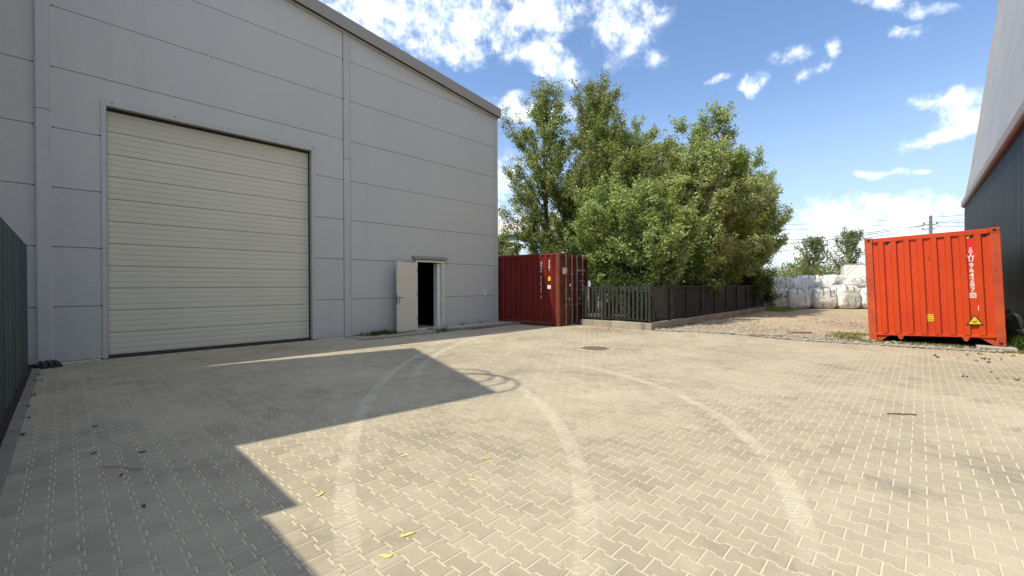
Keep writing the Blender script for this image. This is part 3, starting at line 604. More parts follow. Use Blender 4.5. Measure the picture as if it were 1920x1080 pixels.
# lettering: red strip and SVWU 964287 0 written downwards
P_ = (W_-2*PW_)/8.5; XR = PW_+7*P_+P_*.20       # centre of recessed flat no. 7
dp = .044
part('red_strip', MB().box(XR-.073, XR+.073, dp-.002, dp, 1.98, 2.48), 'stickred', oc)
def letter(ch, x, z, size, m_='letter_clean', d=dp-.0035, nm='letter', par=oc, rotx=90, bold=.002):
    me = textmesh(ch, size, M[m_], bold=bold); o = link(nm, me, par); o.rotation_euler = (R(rotx), 0, 0); o.location = (x, d, z); return o
for ch, z in zip('SVWU', (2.235, 2.155, 2.065, 1.985)): letter(ch, XR, z, .115 if ch != 'W' else .125)
for ch, z in zip('964287', (1.86, 1.745, 1.63, 1.52, 1.405, 1.285)): letter(ch, XR, z, .145)
part('digit_box', MB().box(XR-.055, XR+.055, dp-.003, dp-.001, 1.10, 1.115).box(XR-.055, XR+.055, dp-.003, dp-.001, 1.205, 1.22).box(XR-.055, XR-.04, dp-.003, dp-.001, 1.1151, 1.2049).box(XR+.04, XR+.055, dp-.003, dp-.001, 1.1151, 1.2049), 'letter_clean', oc)
letter('0', XR, 1.16, .11)
# caution sticker, triangle sticker
x0 = PW_+4*P_+P_*.18; st1 = part('caution_sticker', MB().box(x0-.075, x0+.075, dp-.004, dp-.002, .55, .72), 'yellow', oc)
for tx, z in (('CAUTION', .685), ('HIGH', .635), ('CONTAINER', .585)): letter(tx, x0, z, .030, 'black', dp-.005, 'lettering', bold=.001)
tri = lambda s, cz: [(XR+.0-s*.58, cz-s*.45), (XR+s*.58, cz-s*.45), (XR, cz+s*.55)]
part('triangle_sticker', MB().prism(tri(.25, .58), -.006, -.003), 'black', oc); part('triangle_field', MB().prism(tri(.185, .578), -.009, -.0065), 'yellow', oc)
for tx, z in (('CAUTION', .56), ('HEIGHT', .535)): letter(tx, XR, z, .018, 'black', -.010, 'lettering', bold=.001)
part('paint_scar', MB().prism([(1.965, .80), (1.975, .80), (1.978, .9), (1.966, .93)], -.004, -.001), 'white', oc)
tag(link('support_slab', MB().box(-.45, .45, -.3, .3, 0, .085).mesh('support_slab', M['concrete']), None, .015), 'concrete slab under the right corner of the orange container', 'slab').location = (14.75, -1.25, 0)
# red container with doors towards the yard
rot = R(8); HR = 2.72
rc_ = thing('rusty_container', 'dark red rusty shipping container with closed doors beside the grey hall', 'container', (12.5, 9.55, .0), rot)
Wd, Ln = 2.38, 2.99
side = corr(.14, Ln-.14, 10, .036); s1 = corrmesh(side, .17, HR-.07); s1.v = [(y, x, z) for x, y, z in s1.v]; s1.f = [q[::-1] for q in s1.f]; part('side_panel', s1, 'red', rc_)
s2 = corrmesh(side, .17, HR-.07); s2.v = [(Wd-y, x, z) for x, y, z in s2.v]; part('side_panel', s2, 'red', rc_)
part('corner_post', MB().box(-.004, .13, -.004, .139, .12, HR-.12), 'rust', rc_, bevel=.006); part('corner_post', MB().box(Wd-.13, Wd+.004, -.004, .139, .12, HR-.12), 'rust', rc_, bevel=.006)
part('top_side_rail', MB().box(0, .06, .17, Ln, HR-.069, HR-.01).box(Wd-.06, Wd, .17, Ln, HR-.069, HR-.01), 'rust', rc_)
part('bottom_side_rail', MB().box(0, .05, .17, Ln, .05, .169).box(Wd-.05, Wd, .17, Ln, .05, .169), 'rust', rc_)
part('door_header', MB().box(.172, Wd-.172, 0, .1, HR-.13, HR-.012), 'rust', rc_, bevel=.005); part('door_sill', MB().box(.172, Wd-.172, 0, .1, .02, .13), 'rust', rc_, bevel=.005)
part('roof', MB().box(.061, Wd-.061, .101, Ln, HR-.04, HR-.02), 'red', rc_); part('rear_wall', MB().box(0, Wd, Ln, Ln+.05, 0, HR), 'red', rc_)
part('floor', MB().box(.06, Wd-.06, .2, Ln-.05, .1, .16), 'under', rc_)
for x0 in (-.006, Wd-.164):
    for z0 in (0, HR-.118): part('corner_casting', MB().box(x0, x0+.17, -.008, .17, z0, z0+.117), 'rust', rc_, bevel=.01)
for d_, (x0, x1) in enumerate(((.135, Wd/2-.006), (Wd/2+.006, Wd-.135))):
    dd = D.objects.new('cargo_door', None); col.objects.link(dd); dd.parent = rc_; dd.location = (0, 0, 0)
    nz_ = 5; zz = .17; hh = (HR-.14-.17)/nz_; pts = [(.03, .135)]
    for k in range(nz_):
        a_ = .17+k*hh; pts += [(.03, a_+.05), (.062, a_+.09), (.062, a_+hh-.09), (.03, a_+hh-.05)]
    pts += [(.03, HR-.135), (.07, HR-.135), (.07, .135)]
    part('door_panel', MB().prism(pts, x0+.05, x1-.05, 'x'), 'rust', dd)
    part('door_stile', MB().box(x0, x0+.049, .02, .07, .135, HR-.135).box(x1-.049, x1, .02, .07, .135, HR-.135), 'red', dd)
    for bx in (x0+.36, x1-.20) if d_ == 0 else (x0+.20, x1-.36):
        part('locking_bar', MB().tube([(bx, -.012, .05), (bx, -.012, HR-.05)], .019, 8).box(bx-.035, bx+.035, -.02, .018, .05, .15).box(bx-.035, bx+.035, -.02, .018, HR-.15, HR-.05), 'galv', dd)
        for z_ in (.75, 1.35, 1.95): part('bar_bracket', MB().box(bx-.045, bx+.045, -.035, .03, z_-.03, z_+.03), 'galv', dd, bevel=.005)
    hx = x0+.36 if d_ == 0 else x0+.2
    part('handle', MB().tube([(hx, -.03, 1.02), (hx+.2, -.045, .98), (hx+.42, -.04, .99)], .013, 6).box(hx+.2, hx+.26, -.05, .0, .92, 1.06).tube([(hx, -.03, .80), (hx+.4, -.04, .79)], .011, 6), 'galv', dd)
    ex = x0-.02 if d_ == 0 else x1+.02
    for z_ in (.45, 1.05, 1.7, 2.3): part('hinge', MB().box(ex-.04, ex+.04, -.025, .019, z_-.05, z_+.05), 'rust', dd)
part('white_plate', MB().box(.30, .60, -.005, .029, 1.93, 2.17), 'white', rc_); part('round_label', MB().tube([(.88, .0, 1.52), (.88, .028, 1.52)], .055, 14), 'white', rc_)
part('data_plate', MB().box(.33, .48, .018, .029, .95, 1.3), 'rust', rc_)
def rlet(tx, x, z, s, y=.028, bold=.002):
    o = link('lettering', textmesh(tx, s, M['letter'], bold=bold), rc_); o.rotation_euler = (R(90), 0, 0); o.location = (x, y, z); return o
rlet('OMOU 416944 3', 1.83, 2.10, .115); rlet('45G1', 1.98, 1.94, .10)
for z_, tx in ((1.68, 'MAX.GR 30480'), (1.50, 'TARE   3870'), (1.32, 'NET   26610'), (1.16, 'CU.CAP  76.4')): rlet(tx, 1.93, z_, .062, bold=.001)
def slet(tx, y, z, s):     # on the long side, facing -x
    o = link('lettering', textmesh(tx, s, M['letter'], bold=.002), rc_); o.rotation_euler = (R(90), 0, R(-90)); o.location = (-.003, y, z); return o
for i, ch in enumerate('OMOU 416944 3'):
    if ch != ' ': slet(ch, .78, 2.36-i*.107, .11)
for i, ch in enumerate('45G1'): slet(ch, .42, 2.42-i*.11, .13)
part('yellow_label', MB().box(-.004, .001, .37, .47, 1.68, 1.84), 'yellow', rc_); part('white_label', MB().box(-.004, .001, .36, .5, 1.38, 1.52), 'white', rc_)

# ------------------------------------------------------------------ slatted fence on its concrete plinth
FA, FB, FZ, FT = 13.5, 6.53, .235, 1.47
sf = thing('slatted_fence', 'dark slatted metal fence on a low concrete wall under the trees', 'fence', (FA, FB, 0))
sm = MB().box(-.013, .013, -.04, .04, FZ+.10, FT-.03).mesh('slat', M['fence_black'])
sm2 = MB().box(-.038, .038, -.013, .013, FZ+.10, FT-.03).mesh('slat', M['fence_black'])
pm_ = MB().box(-.035, .035, -.035, .035, FZ, FT+.015).mesh('post', M['fence_black'])
nlong, bay = 9, 1.575
for i in range(nlong+1):
    o = link('post', pm_, sf, .005); o.location = (i*bay, 0, 0)
    if i == nlong: break
    for (q0, q1) in ((FT-.04, FT), (FZ+.07, FZ+.105)): part('rail', MB().box(i*bay+.036, (i+1)*bay-.036, -.02, .02, q0, q1), 'fence_black', sf)
    for k in range(10): o = link('slat', sm2, sf); o.location = (i*bay+.036+(k+.5)*(bay-.072)/10, .034, 0)
for (y0, y1, nk) in ((0, 1.80, 11), (1.80, 2.62, 5)):
    o = link('post', pm_, sf, .005); o.location = (0, y1, 0)
    for (q0, q1) in ((FT-.04, FT), (FZ+.07, FZ+.105)): part('rail', MB().box(-.02, .02, y0+.036, y1-.036, q0, q1), 'fence_black', sf)
    for k in range(nk): o = link('slat', sm, sf); o.location = (-.022, y0+.036+(k+.5)*(y1-y0-.072)/nk, 0)
pl = thing('low_wall', 'low weathered concrete wall carrying the dark slatted fence', 'wall', (FA, FB, 0))
for i in range(8):
    part('wall_block', MB().box(-.11+i*1.85+(.0 if i == 0 else .004), -.11+(i+1)*1.85, -.11, .12, -.1, FZ+random.uniform(-.006, .006)), 'plinth', pl, bevel=.012)
for i in range(2): part('wall_block', MB().box(-.11, .12, .124+i*1.3, .12+(i+1)*1.3, -.1, FZ+random.uniform(-.006, .006)), 'plinth', pl, bevel=.012)

# ------------------------------------------------------------------ black hall on the right
bh = thing('black_hall', 'tall hall with black corrugated cladding and pale membrane roof at the right', 'hall', (10, -1.97, 0))
def ez(a): return 5.59+.0249*(a-17.3)
A_END = 37.8; x0_ = 8.0
pts = []; per = .2
npr = int(1.0/per)
cm_ = MB()
for i in range(npr):
    s = i*per; pts += [(s, 0), (s+.05, 0), (s+.075, -.035), (s+.13, -.035), (s+.155, 0)]
pts.append((.998, 0))
for i in range(30):
    a0 = x0_+i-.2*0
    a1 = min(a0+1, A_END)
    if a0 >= A_END: break
    mb = MB(); n = len(pts); zt = ez(a0+.5)
    v = [(x+a0-10, y, .32) for x, y in pts]+[(x+a0-10, y, zt+.0249*(x-.5)) for x, y in pts]
    mb.add(v, [(i_+1, i_, n+i_, n+i_+1) for i_ in range(n-1)]); part('cladding_sheet', mb, 'clad', bh)
part('wall_core', MB().box(x0_-10, A_END-10, -13, -.04, .0, 5.3), 'dark', bh)
for i in range(6): part('plinth', MB().box(x0_-10+i*5+.004, x0_-10+(i+1)*5-.2*(i == 5), -.05, .17, -.1, .31), 'plinth', bh, bevel=.015)
# verge profile (y offset, z) at the far end, roof swept along X
prof = [(0.0, 6.3), (-.31, 8.34), (-.56, 10.52), (-.74, 12.06), (-.92, 13.65), (-1.17, 15.88), (-1.32, 16.97), (-1.43, 18.07), (-1.85, 21.0), (-3.2, 24.0), (-6, 26)]
edges_ = [A_END-.35, 31.5, 24.5, 17.5, 11, 8]
for k in range(len(edges_)-1):
    a1, a0 = edges_[k]-.015, edges_[k+1]+.015; mb = MB(); n = len(prof)
    v = []
    for a in (a1, a0):
        sh = .0249*(a-A_END)
        v += [(a-10, y, z+sh) for y, z in prof]+[(a-10, y-.05, z+sh) for y, z in prof]
    f = []
    for i in range(n-1): f += [(i, i+1, 2*n+i+1, 2*n+i), (n+i+1, n+i, 3*n+i, 3*n+i+1)]
    f += [(i, n+i, n+i+1, i+1) for i in range(n-1)]+[(2*n+i+1, 3*n+i+1, 3*n+i, 2*n+i) for i in range(n-1)]
    part('roof_membrane', mb.add(v, f), 'membrane', bh, smooth=False)
mb = MB(); n = len(prof); v = []
for a in (A_END+.02, A_END-.36): v += [(a-10, y+.07, z) for y, z in prof]+[(a-10, y-.15, z) for y, z in prof]
f = []
for i in range(n-1): f += [(i, i+1, 2*n+i+1, 2*n+i), (n+i, i, i+1, n+i+1), (n+i+1, n+i, 3*n+i, 3*n+i+1), (2*n+i, 2*n+i+1, 3*n+i+1, 3*n+i)]
part('verge_trim', mb.add(v, f), 'beam', bh)
def slant(nm, y0, y1, d0, d1, m_, bev=0):
    a0, a1 = x0_, A_END+.03
    v = [(a0-10, y0, ez(a0)+d0), (a1-10, y0, ez(a1)+d0), (a1-10, y1, ez(a1)+d0), (a0-10, y1, ez(a0)+d0), (a0-10, y0, ez(a0)+d1), (a1-10, y0, ez(a1)+d1), (a1-10, y1, ez(a1)+d1), (a0-10, y1, ez(a0)+d1)]
    part(nm, MB().add(v, [(0, 3, 2, 1), (4, 5, 6, 7), (0, 1, 5, 4), (1, 2, 6, 5), (2, 3, 7, 6), (3, 0, 4, 7)]), m_, bh, bevel=bev)
slant('eaves_strip', -.06, .08, .025, .06, 'redoxide'); slant('eaves_beam', -.12, .16, .065, .42, 'beam', .05)
part('rear_gable', MB().box(A_END-10.3, A_END-10.05, -12.9, -1.6, 5.3, 17.5), 'membrane', bh)
part('roof_cable', MB().tube([(12.0, -.92, 12.75), (15.8, -.75, 11.4), (17.5, -.66, 10.8)], .03, 5).tube([(17.5, -.66, 10.8), (17.6, -.36, 8.3)], .015, 4), 'dark', bh)

# ------------------------------------------------------------------ big bags
def bag(name, label, loc, sx, sy, sz, rz, seed, m_='bag', sag=.12, straps=True, group='white bulk bags stacked in rows'):
    o = thing(name, label, 'bulk bag', loc, rz, group)
    nu, nv = 48, 26; V = []; rs = random.Random(seed)
    def sp(x, p): return math.copysign(abs(x)**p, x)
    for j in range(nv+1):
        ph = -math.pi/2+math.pi*j/nv
        for i in range(nu):
            th = 2*math.pi*i/nu
            x = sp(math.cos(ph), .28)*sp(math.cos(th), .36); y = sp(math.cos(ph), .28)*sp(math.sin(th), .36); z = sp(math.sin(ph), .55)
            q = Vector((x*1.3+seed*3.1, y*1.3, z*1.3)); bl = 1+sag*(.5-.5*z)*(1-abs(z)**4)+.07*mnoise.noise(q)+.05*mnoise.noise(q*2.6)+.09*(.5-abs(mnoise.noise(q*3.2)))+.05*(.5-abs(mnoise.noise(q*7)))
            top_ = .10*mnoise.noise(Vector((x*1.8+seed, y*1.8, 4)))+(.10*max(0, 1-math.hypot(x, y)*1.4)) if z > .5 else 0
            top_ += .13*(abs(x)*abs(y))**1.5 if z > .3 else 0
            V.append((x*sx/2*bl*(1-.08*max(0, z)), y*sy/2*bl*(1-.08*max(0, z)), max(0, (z*.5+.5)*sz+top_*sz)))
    F = [(j*nu+i, j*nu+(i+1) % nu, (j+1)*nu+(i+1) % nu, (j+1)*nu+i) for j in range(nv) for i in range(nu)]
    link('sack', fastmesh('sack', V, F, M[m_], True), o)
    if straps:
        st = MB()
        for cx, cy in ((-.36, -1), (.36, -1), (-1, .36), (-1, -.36)):
            p = []
            for k in range(8):
                z = .08+.9*k/7; kk = 1.045+sag*(1-z)*(1-abs(2*z-1)**4)
                p.append((cx*sx/2*kk*(1-.1*z), cy*sy/2*kk*(1-.1*z), z*sz))
            p.append((cx*sx*.3, cy*sy*.3, sz*1.10)); p.append((cx*sx*.1, cy*sy*.1, sz*1.04))
            for q0, q1 in zip(p[:-1], p[1:]):
                d = Vector((0, .03, 0)) if abs(cx) == 1 else Vector((.03, 0, 0)); a_, b_ = Vector(q0), Vector(q1)
                e = Vector((-.012, 0, 0)) if abs(cx) == 1 else Vector((0, -.012, 0))
                st.add([a_-d, a_+d, b_+d, b_-d, a_-d+e, a_+d+e, b_+d+e, b_-d+e], [(0, 1, 2, 3), (7, 6, 5, 4), (0, 4, 5, 1), (1, 5, 6, 2), (2, 6, 7, 3), (3, 7, 4, 0)])
        part('strap', st, 'strap', o)
    return o
BG = [  # label, a, b, z, width, depth, height, turn, material
 ('grey soiled bulk bag slumped at the end of the slatted fence', 30.69, 6.67, 0, 1.15, 1.2, 0.72, -0.05, 'bag_dirty'),
 ('sagging white bulk bag lying on the soiled bag by the fence end', 31.06, 6.58, 0.66, 1.1, 1.1, 0.62, 0.06, 'bag'),
 ('white bulk bag standing on the ground, second from the fence end', 31.41, 5.64, 0, 1.24, 1.2, 1.15, 0.03, 'bag'),
 ('white bulk bag standing on the ground, third from the fence end', 32.26, 4.45, 0, 1.24, 1.2, 1.25, -0.04, 'bag'),
 ('tallest white bulk bag on the ground, fourth from the fence end', 33.12, 3.41, 0, 1.2, 1.2, 1.38, 0.02, 'bag'),
 ('white bulk bag partly hidden by the left edge of the orange container', 34.14, 2.34, 0, 1.25, 1.2, 1.22, -0.03, 'bag'),
 ('white bulk bag with pointed corner in the upper row nearest the fence', 32.43, 6.59, 1.14, 1.05, 1.1, 0.8, 0.25, 'bag'),
 ('white bulk bag with dark straps lying across two bags of the lower row', 32.61, 5.82, 1.05, 0.95, 1.1, 0.58, 0.4, 'bag'),
 ('high white bulk bag with grey top straps, third in the upper row', 33.86, 5.39, 1.16, 1.12, 1.2, 0.9, -0.1, 'bag'),
 ('white bulk bag with yellowish stain, fourth in the upper row', 34.02, 4.64, 1.18, 1.0, 1.1, 0.55, -0.3, 'bag'),
 ('topmost white bulk bag in the middle of the upper row', 35.27, 4.2, 1.38, 1.15, 1.2, 0.72, 0.15, 'bag'),
 ('brownish white bulk bag right of the topmost bag in the upper row', 35.65, 3.23, 1.2, 1.3, 1.2, 0.66, 0.0, 'bag'),
 ('last white bulk bag of the upper row before the orange container', 36.75, 2.36, 1.15, 1.1, 1.1, 0.85, 0.1, 'bag'),
]
for i, (lb, a, b, z, sx, sy, sz, rr, mm) in enumerate(BG): bag('bulk_bag', lb, (a, b, z), sx, sy, sz, rr+R(-46.3), i+1, mm)
for i, (a, b, z) in enumerate(((32.81, 6.49, 0), (33.9, 5.34, 0), (35.0, 4.19, 0), (36.07, 3.07, 0), (37.14, 1.95, 0))):
    bag('bulk_bag', 'white bulk bag standing hidden behind the front row of bags', (a, b, z), 1.22, 1.2, 1.1, R(-46.3), i+30, 'bag', straps=False, group='white bulk bags behind the front row')
for i, (a, b, s) in enumerate(((21.5, 9.9, 1.15), (25.6, 9.3, 1.25), (30.6, 8.6, 1.3))):
    bag('bulk_bag', ('white bulk bag seen through the trees near the middle of the slatted fence', 'white bulk bag behind the slatted fence under the right-hand trees', 'white bulk bag behind the last bay of the slatted fence')[i], (a, b, 0), 1.2, 1.3, s+.35, .2*i, 50+i, 'bag', straps=False, group='white bulk bags behind the slatted fence')
bag('bulk_bag', 'white bulk bag peeking over the red container beside the hall corner', (20.3, 20.9, 2.2), 1.5, 1.5, 1.3, .3, 61, 'bag', straps=False, group='white bulk bags behind the red container')
bag('bulk_bag', 'white bulk bag under the one that peeks over the red container', (20.3, 20.9, 0), 2.2, 2.2, 2.25, .3, 62, 'bag', straps=False, group='white bulk bags behind the red container')
# ------------------------------------------------------------------ pale box body behind the bags
bx = thing('box_trailer', 'pale box body with a dark red side standing behind the white bags', 'trailer', (57.7, 4.8, 0), R(8.5))
part('end_wall', MB().box(0, .06, -1.0, -.01, .3, 3.6), 'white', bx); part('end_wall', MB().box(0, .06, .0, 1.0, .3, 3.6), 'white', bx); part('side_wall', MB().box(.0, 7, -1.08, -1.005, .3, 3.6), 'red', bx)
part('side_wall', MB().box(.061, 7, 1.005, 1.07, .3, 3.6), 'white', bx); part('roof', MB().box(-.02, 7, -1.1, 1.09, 3.605, 3.7), 'greyboard', bx)
for s in (.8, 5.5): part('wheel', MB().tube([(s, -1.0, .45), (s, -.8, .45)], .45, 14), 'rubber', bx)
# ------------------------------------------------------------------ bridge in the distance behind the grey hall
br = thing('road_bridge', 'distant green steel bridge with white barrier above the red container', 'bridge', (48, 45, 0))
part('girder', MB().box(-.4, .4, -26, 34, 8.65, 9.35).box(-.55, -.4, -26, 34, 8.55, 8.66), 'girder', br); part('deck_edge', MB().box(-.75, 6, -26, 34, 9.36, 9.60), 'girder_edge', br)
for i in range(15):
    y = -26+i*4.0
    part('barrier_panel', MB().box(-.62, -.57, y+.08, y+3.92, 9.61, 11.2), 'barrier', br)
part('barrier_rail', MB().box(-.7, -.5, -26, 34, 11.9, 12.0).box(-.66, -.56, -26, 34, 11.55, 11.62).box(-.66, -.56, -26, 34, 11.25, 11.32), 'barrier', br)
pb = MB()
for i in range(60): pb.box(-.68, -.54, -26+i, -26+i+.07, 9.61, 12.0)
part('barrier_post', pb, 'barrier', br)
for y in (-22, -6, 10, 26): part('pier', MB().box(0, 3, y, y+1.2, 0, 8.54), 'girder', br)
for i in range(10): part('cross_beam', MB().box(.41, 5.5, -25+i*6, -24.7+i*6, 8.3, 8.9), 'girder', br)

# ------------------------------------------------------------------ utility pole and wires
up_ = thing('utility_pole', 'grey utility pole with insulators rising behind the orange container', 'utility pole', (63.1, -.83, 0))
part('pole', MB().tube([(0, 0, 0), (0, 0, 8.75)], [.22, .13], 10), 'polewood', up_)
part('crossarm', MB().box(-.05, .05, -.5, .5, 7.75, 7.85).box(-.05, .05, -.35, .6, 7.3, 7.38), 'polewood', up_)
for y, z in ((.5, 7.9), (-.5, 7.9), (.6, 7.35)): part('insulator', MB().tube([(0, y, z-.05), (0, y, z+.1)], .07, 8), 'dark', up_)
def wire(p, q, sagm, lb, r_=.028):
    pts_ = []
    for k in range(15):
        t_ = k/14; v_ = Vector(p).lerp(Vector(q), t_); v_.z -= sagm*4*t_*(1-t_); pts_.append(v_)
    tag(link('overhead_wire', MB().tube(pts_, r_, 5).mesh('overhead_wire', M['dark'])), lb, 'wire', 'overhead wires at the utility pole')
wire((63.1, -.3, 7.8), (49, 16, 6.1), .4, 'middle black wire sagging left from the utility pole')
wire((63.1, -.3, 7.75), (49, 16, 5.6), .45, 'lower black wire sagging left from the utility pole')
wire((63.1, -.3, 7.65), (49, 16, 4.6), .5, 'lowest black wire sagging left from the utility pole')
wire((64, -8, 8.6), (49, 16, 7.9), .3, 'upper thin wire crossing the sky behind the utility pole', .018)
wire((64, -8, 8.2), (49, 16, 7.3), .3, 'second thin wire crossing the sky behind the utility pole', .018)
wire((63.1, -1.2, 7.95), (66, -14, 7.9), .3, 'upper wire running right from the utility pole to the black hall')
wire((63.1, -1.2, 7.6), (66, -14, 7.6), .3, 'lower wire running right from the utility pole to the black hall')

# ------------------------------------------------------------------ trees
def leaves(P, size, rs, m_, name='crown', parent=None, flat=.0):
    n = len(P); u = rs.normal(size=(n, 3)); u[:, 2] = u[:, 2]*.8-.25; u /= np.linalg.norm(u, axis=1)[:, None]
    w2 = rs.normal(size=(n, 3)); w2 -= (w2*u).sum(1)[:, None]*u; w2 /= np.linalg.norm(w2, axis=1)[:, None]; nn = np.cross(u, w2)
    L_ = size*rs.uniform(.6, 1.25, n)[:, None]; Wd_ = L_*.27
    v = np.stack([P, P+u*L_*.5+w2*Wd_+nn*L_*.08, P+u*L_, P+u*L_*.5-w2*Wd_+nn*L_*.08], 1).reshape(-1, 3)
    F_ = np.arange(4*n).reshape(-1, 4); return link(name, fastmesh(name, v, F_, m_), parent)
def tree(name, label, loc, H, W, leafm, nleaf, seed, z0=.8, lean=(0, 0), shape=.45, upw=.75, trunks=1, cat='tree', group='trees behind the slatted fence', lsize=.10, limbs=46, crown_pow=.8):
    rs = np.random.default_rng(seed); rd = random.Random(seed)
    o = thing(name, label, cat, loc, 0, group); tb = MB(); tips = []
    for tk in range(trunks):
        ox, oy = (0, 0) if trunks == 1 else (rd.uniform(-.25, .25), rd.uniform(-.25, .25)); ln = Vector((lean[0]+rd.uniform(-.05, .05)+ox*.35, lean[1]+rd.uniform(-.05, .05)+oy*.35, 1)).normalized()
        Ht = H*(1 if tk == 0 else rd.uniform(.72, .92)); path = []; p = Vector((ox, oy, 0)); steps = 12
        for k in range(steps+1):
            path.append(p.copy()); p = p+ln*(Ht/ln.z/steps*.97)+Vector((rd.uniform(-1, 1), rd.uniform(-1, 1), 0))*.05*Ht/10
        rad = [max(.012, (.018*H)*(1-k/steps)**.8+.01) for k in range(steps+1)]; tb.tube(path, rad, 7)
        for l_ in range(limbs//trunks):
            q = (l_+rd.random())/(limbs//trunks); hz = z0+(Ht-z0)*(q**.9)*.97; kf = hz/Ht*steps; k = min(int(kf), steps-1); bp = path[k].lerp(path[k+1], kf-k)
            rel = (hz-z0)/(Ht-z0); env = W/2*(math.sin(math.pi*min(1, (rel*(1-shape)+shape*.55)))**crown_pow)*(1-.55*rel); ll = max(.35, env*rd.uniform(.65, 1.25))
            az_ = rd.uniform(0, 2*math.pi); el_ = upw*rd.uniform(.6, 1.2)+.35*rel
            d = Vector((math.cos(az_)*math.cos(el_), math.sin(az_)*math.cos(el_), math.sin(el_))); lp = [bp.copy()]; cur = bp.copy(); ns_ = 6
            ll = ll/max(.45, math.cos(el_)); ll = min(ll, (Ht*1.03-hz)/max(.2, math.sin(el_))+.3)
            for s in range(ns_):
                d = (d+Vector((rd.uniform(-.14, .14), rd.uniform(-.14, .14), rd.uniform(-.06, .12)))).normalized(); cur = cur+d*ll/ns_; lp.append(cur.copy())
            r1 = max(.008, .006*H*(ll/3)*.55); tb.tube(lp, [r1*(1-s/ns_)+.004 for s in range(ns_+1)], 5)
            ntw = max(5, int(ll*7))
            for w_ in range(ntw):
                s = rd.uniform(.18, 1)*ns_; k2 = min(int(s), ns_-1); tp = lp[k2].lerp(lp[k2+1], s-k2)
                td_ = (d*.9+Vector((rd.gauss(0, .6), rd.gauss(0, .6), rd.gauss(.15, .5)))).normalized(); tl = rd.uniform(.3, .75)*(1 if ll > 1 else .7)
                tips.append((tp, tp+td_*tl))
                if rd.random() < .35: tb.tube([tp, tp+td_*tl*.8], [.006, .003], 3, False)
    A = np.array([t_[0][:] for t_ in tips]); Bq = np.array([t_[1][:] for t_ in tips]); idx = rs.integers(0, len(tips), nleaf); q = rs.random(nleaf)[:, None]**.8
    # light and dense clumps: some twigs carry far more leaves than others
    P = A[idx]+(Bq[idx]-A[idx])*q+rs.normal(0, .085, (nleaf, 3)); P = P[P[:, 2] > .15]
    part('trunk', tb, 'bark', o, smooth=True); leaves(P, lsize, rs, M[leafm], 'crown', o); return o
TT = [ # name,label,a,b,H,W,leaf,n,seed,z0,lean,trunks,limbs
 ('poplar_tree', 'slim tall tree with loose olive crown, leftmost, above the red container', 18.7, 15.0, 11.9, 5.6, 'leaf_olive', 28000, 3, 2.0, (-.0, .02), 1, 60),
 ('poplar_tree', 'tallest pointed tree, just right of the leftmost one', 19.6, 12.7, 11.8, 4.8, 'leaf_olive', 32000, 4, 1.6, (0, 0), 1, 74),
 ('willow_tree', 'silvery tree in the middle behind the front slats of the fence', 19.8, 10.2, 9.1, 5.2, 'leaf_silver', 30000, 5, .9, (.01, 0), 2, 60),
 ('willow_tree', 'broad olive tree standing left of the crown centre', 18.0, 9.3, 7.4, 4.6, 'leaf_olive', 36000, 6, .5, (0, -.03), 3, 66),
 ('willow_tree', 'tall silvery tree with twin tops behind the long fence', 21.4, 8.8, 9.2, 5.0, 'leaf_silver', 38000, 7, .7, (.03, -.05), 2, 66),
 ('willow_tree', 'tall tree with tip blown to the right, third from the right', 24.3, 8.5, 9.2, 5.4, 'leaf_silver', 34000, 8, .9, (.05, -.06), 2, 64),
 ('willow_tree', 'dense silvery tree leaning right over the far fence bays', 27.0, 8.1, 8.7, 5.2, 'leaf_silver', 34000, 9, 1.3, (.07, -.07), 2, 62),
 ('willow_tree', 'rightmost dark tree reaching out towards the white bags', 29.4, 8.1, 7.9, 5.0, 'leaf_silver', 32000, 10, 1.7, (.05, -.07), 2, 60),
 ('willow_tree', 'full olive tree between the tallest tree and the silvery ones', 19.3, 11.3, 9.4, 5.0, 'leaf_olive', 34000, 18, 1.2, (.02, -.02), 2, 66),
 ('willow_tree', 'mid-height silvery tree filling the crown between the middle trees', 20.6, 7.9, 7.2, 4.8, 'leaf_silver', 38000, 16, 1.2, (.03, -.04), 2, 66),
 ('willow_tree', 'mid-height silvery tree in front of the right-hand trees', 25.2, 7.6, 7.2, 4.8, 'leaf_silver', 34000, 17, 1.4, (.06, -.07), 2, 60),
 ('willow_tree', 'low silvery tree overhanging the corner of the slatted fence', 16.2, 8.1, 5.0, 4.6, 'leaf_silver', 40000, 12, .5, (-.03, -.07), 3, 60),
 ('willow_tree', 'low bushy tree behind the second and third fence bays', 20.0, 7.9, 5.2, 4.2, 'leaf_silver', 36000, 13, .4, (0, -.03), 3, 60),
 ('willow_tree', 'low bushy tree behind the middle fence bays', 23.0, 7.8, 5.6, 4.0, 'leaf_silver', 32000, 14, .9, (0, -.02), 3, 56),
 ('willow_tree', 'bushy low tree between the red container and the fence', 18.3, 13.3, 7.8, 6.0, 'leaf_olive', 38000, 15, 1.0, (0, -.04), 3, 56)]
for (nm, lb, a, b, H, W, lm, nl, sd_, z0, ln, tk, li) in TT:
    tree(nm, lb, (a, b, 0), H, W, lm, int(nl*1.5), sd_, z0, ln, trunks=tk, limbs=li, lsize=.125 if lm == 'leaf_silver' else .115)
tree('willow_tree', 'low tree squeezed between the red container and the fence corner', (16.0, 9.5, 0), 5.2, 3.6, 'leaf_silver', 42000, 19, .4, (-.03, -.05), trunks=3, limbs=60, group='trees behind the slatted fence', lsize=.12)
tree('green_sapling', 'bright green sapling at the far end of the slatted fence', (28.4, 7.15, 0), 3.2, 2.0, 'leaf_bright', 9000, 21, .3, trunks=2, limbs=30, cat='sapling', group=None, lsize=.12)
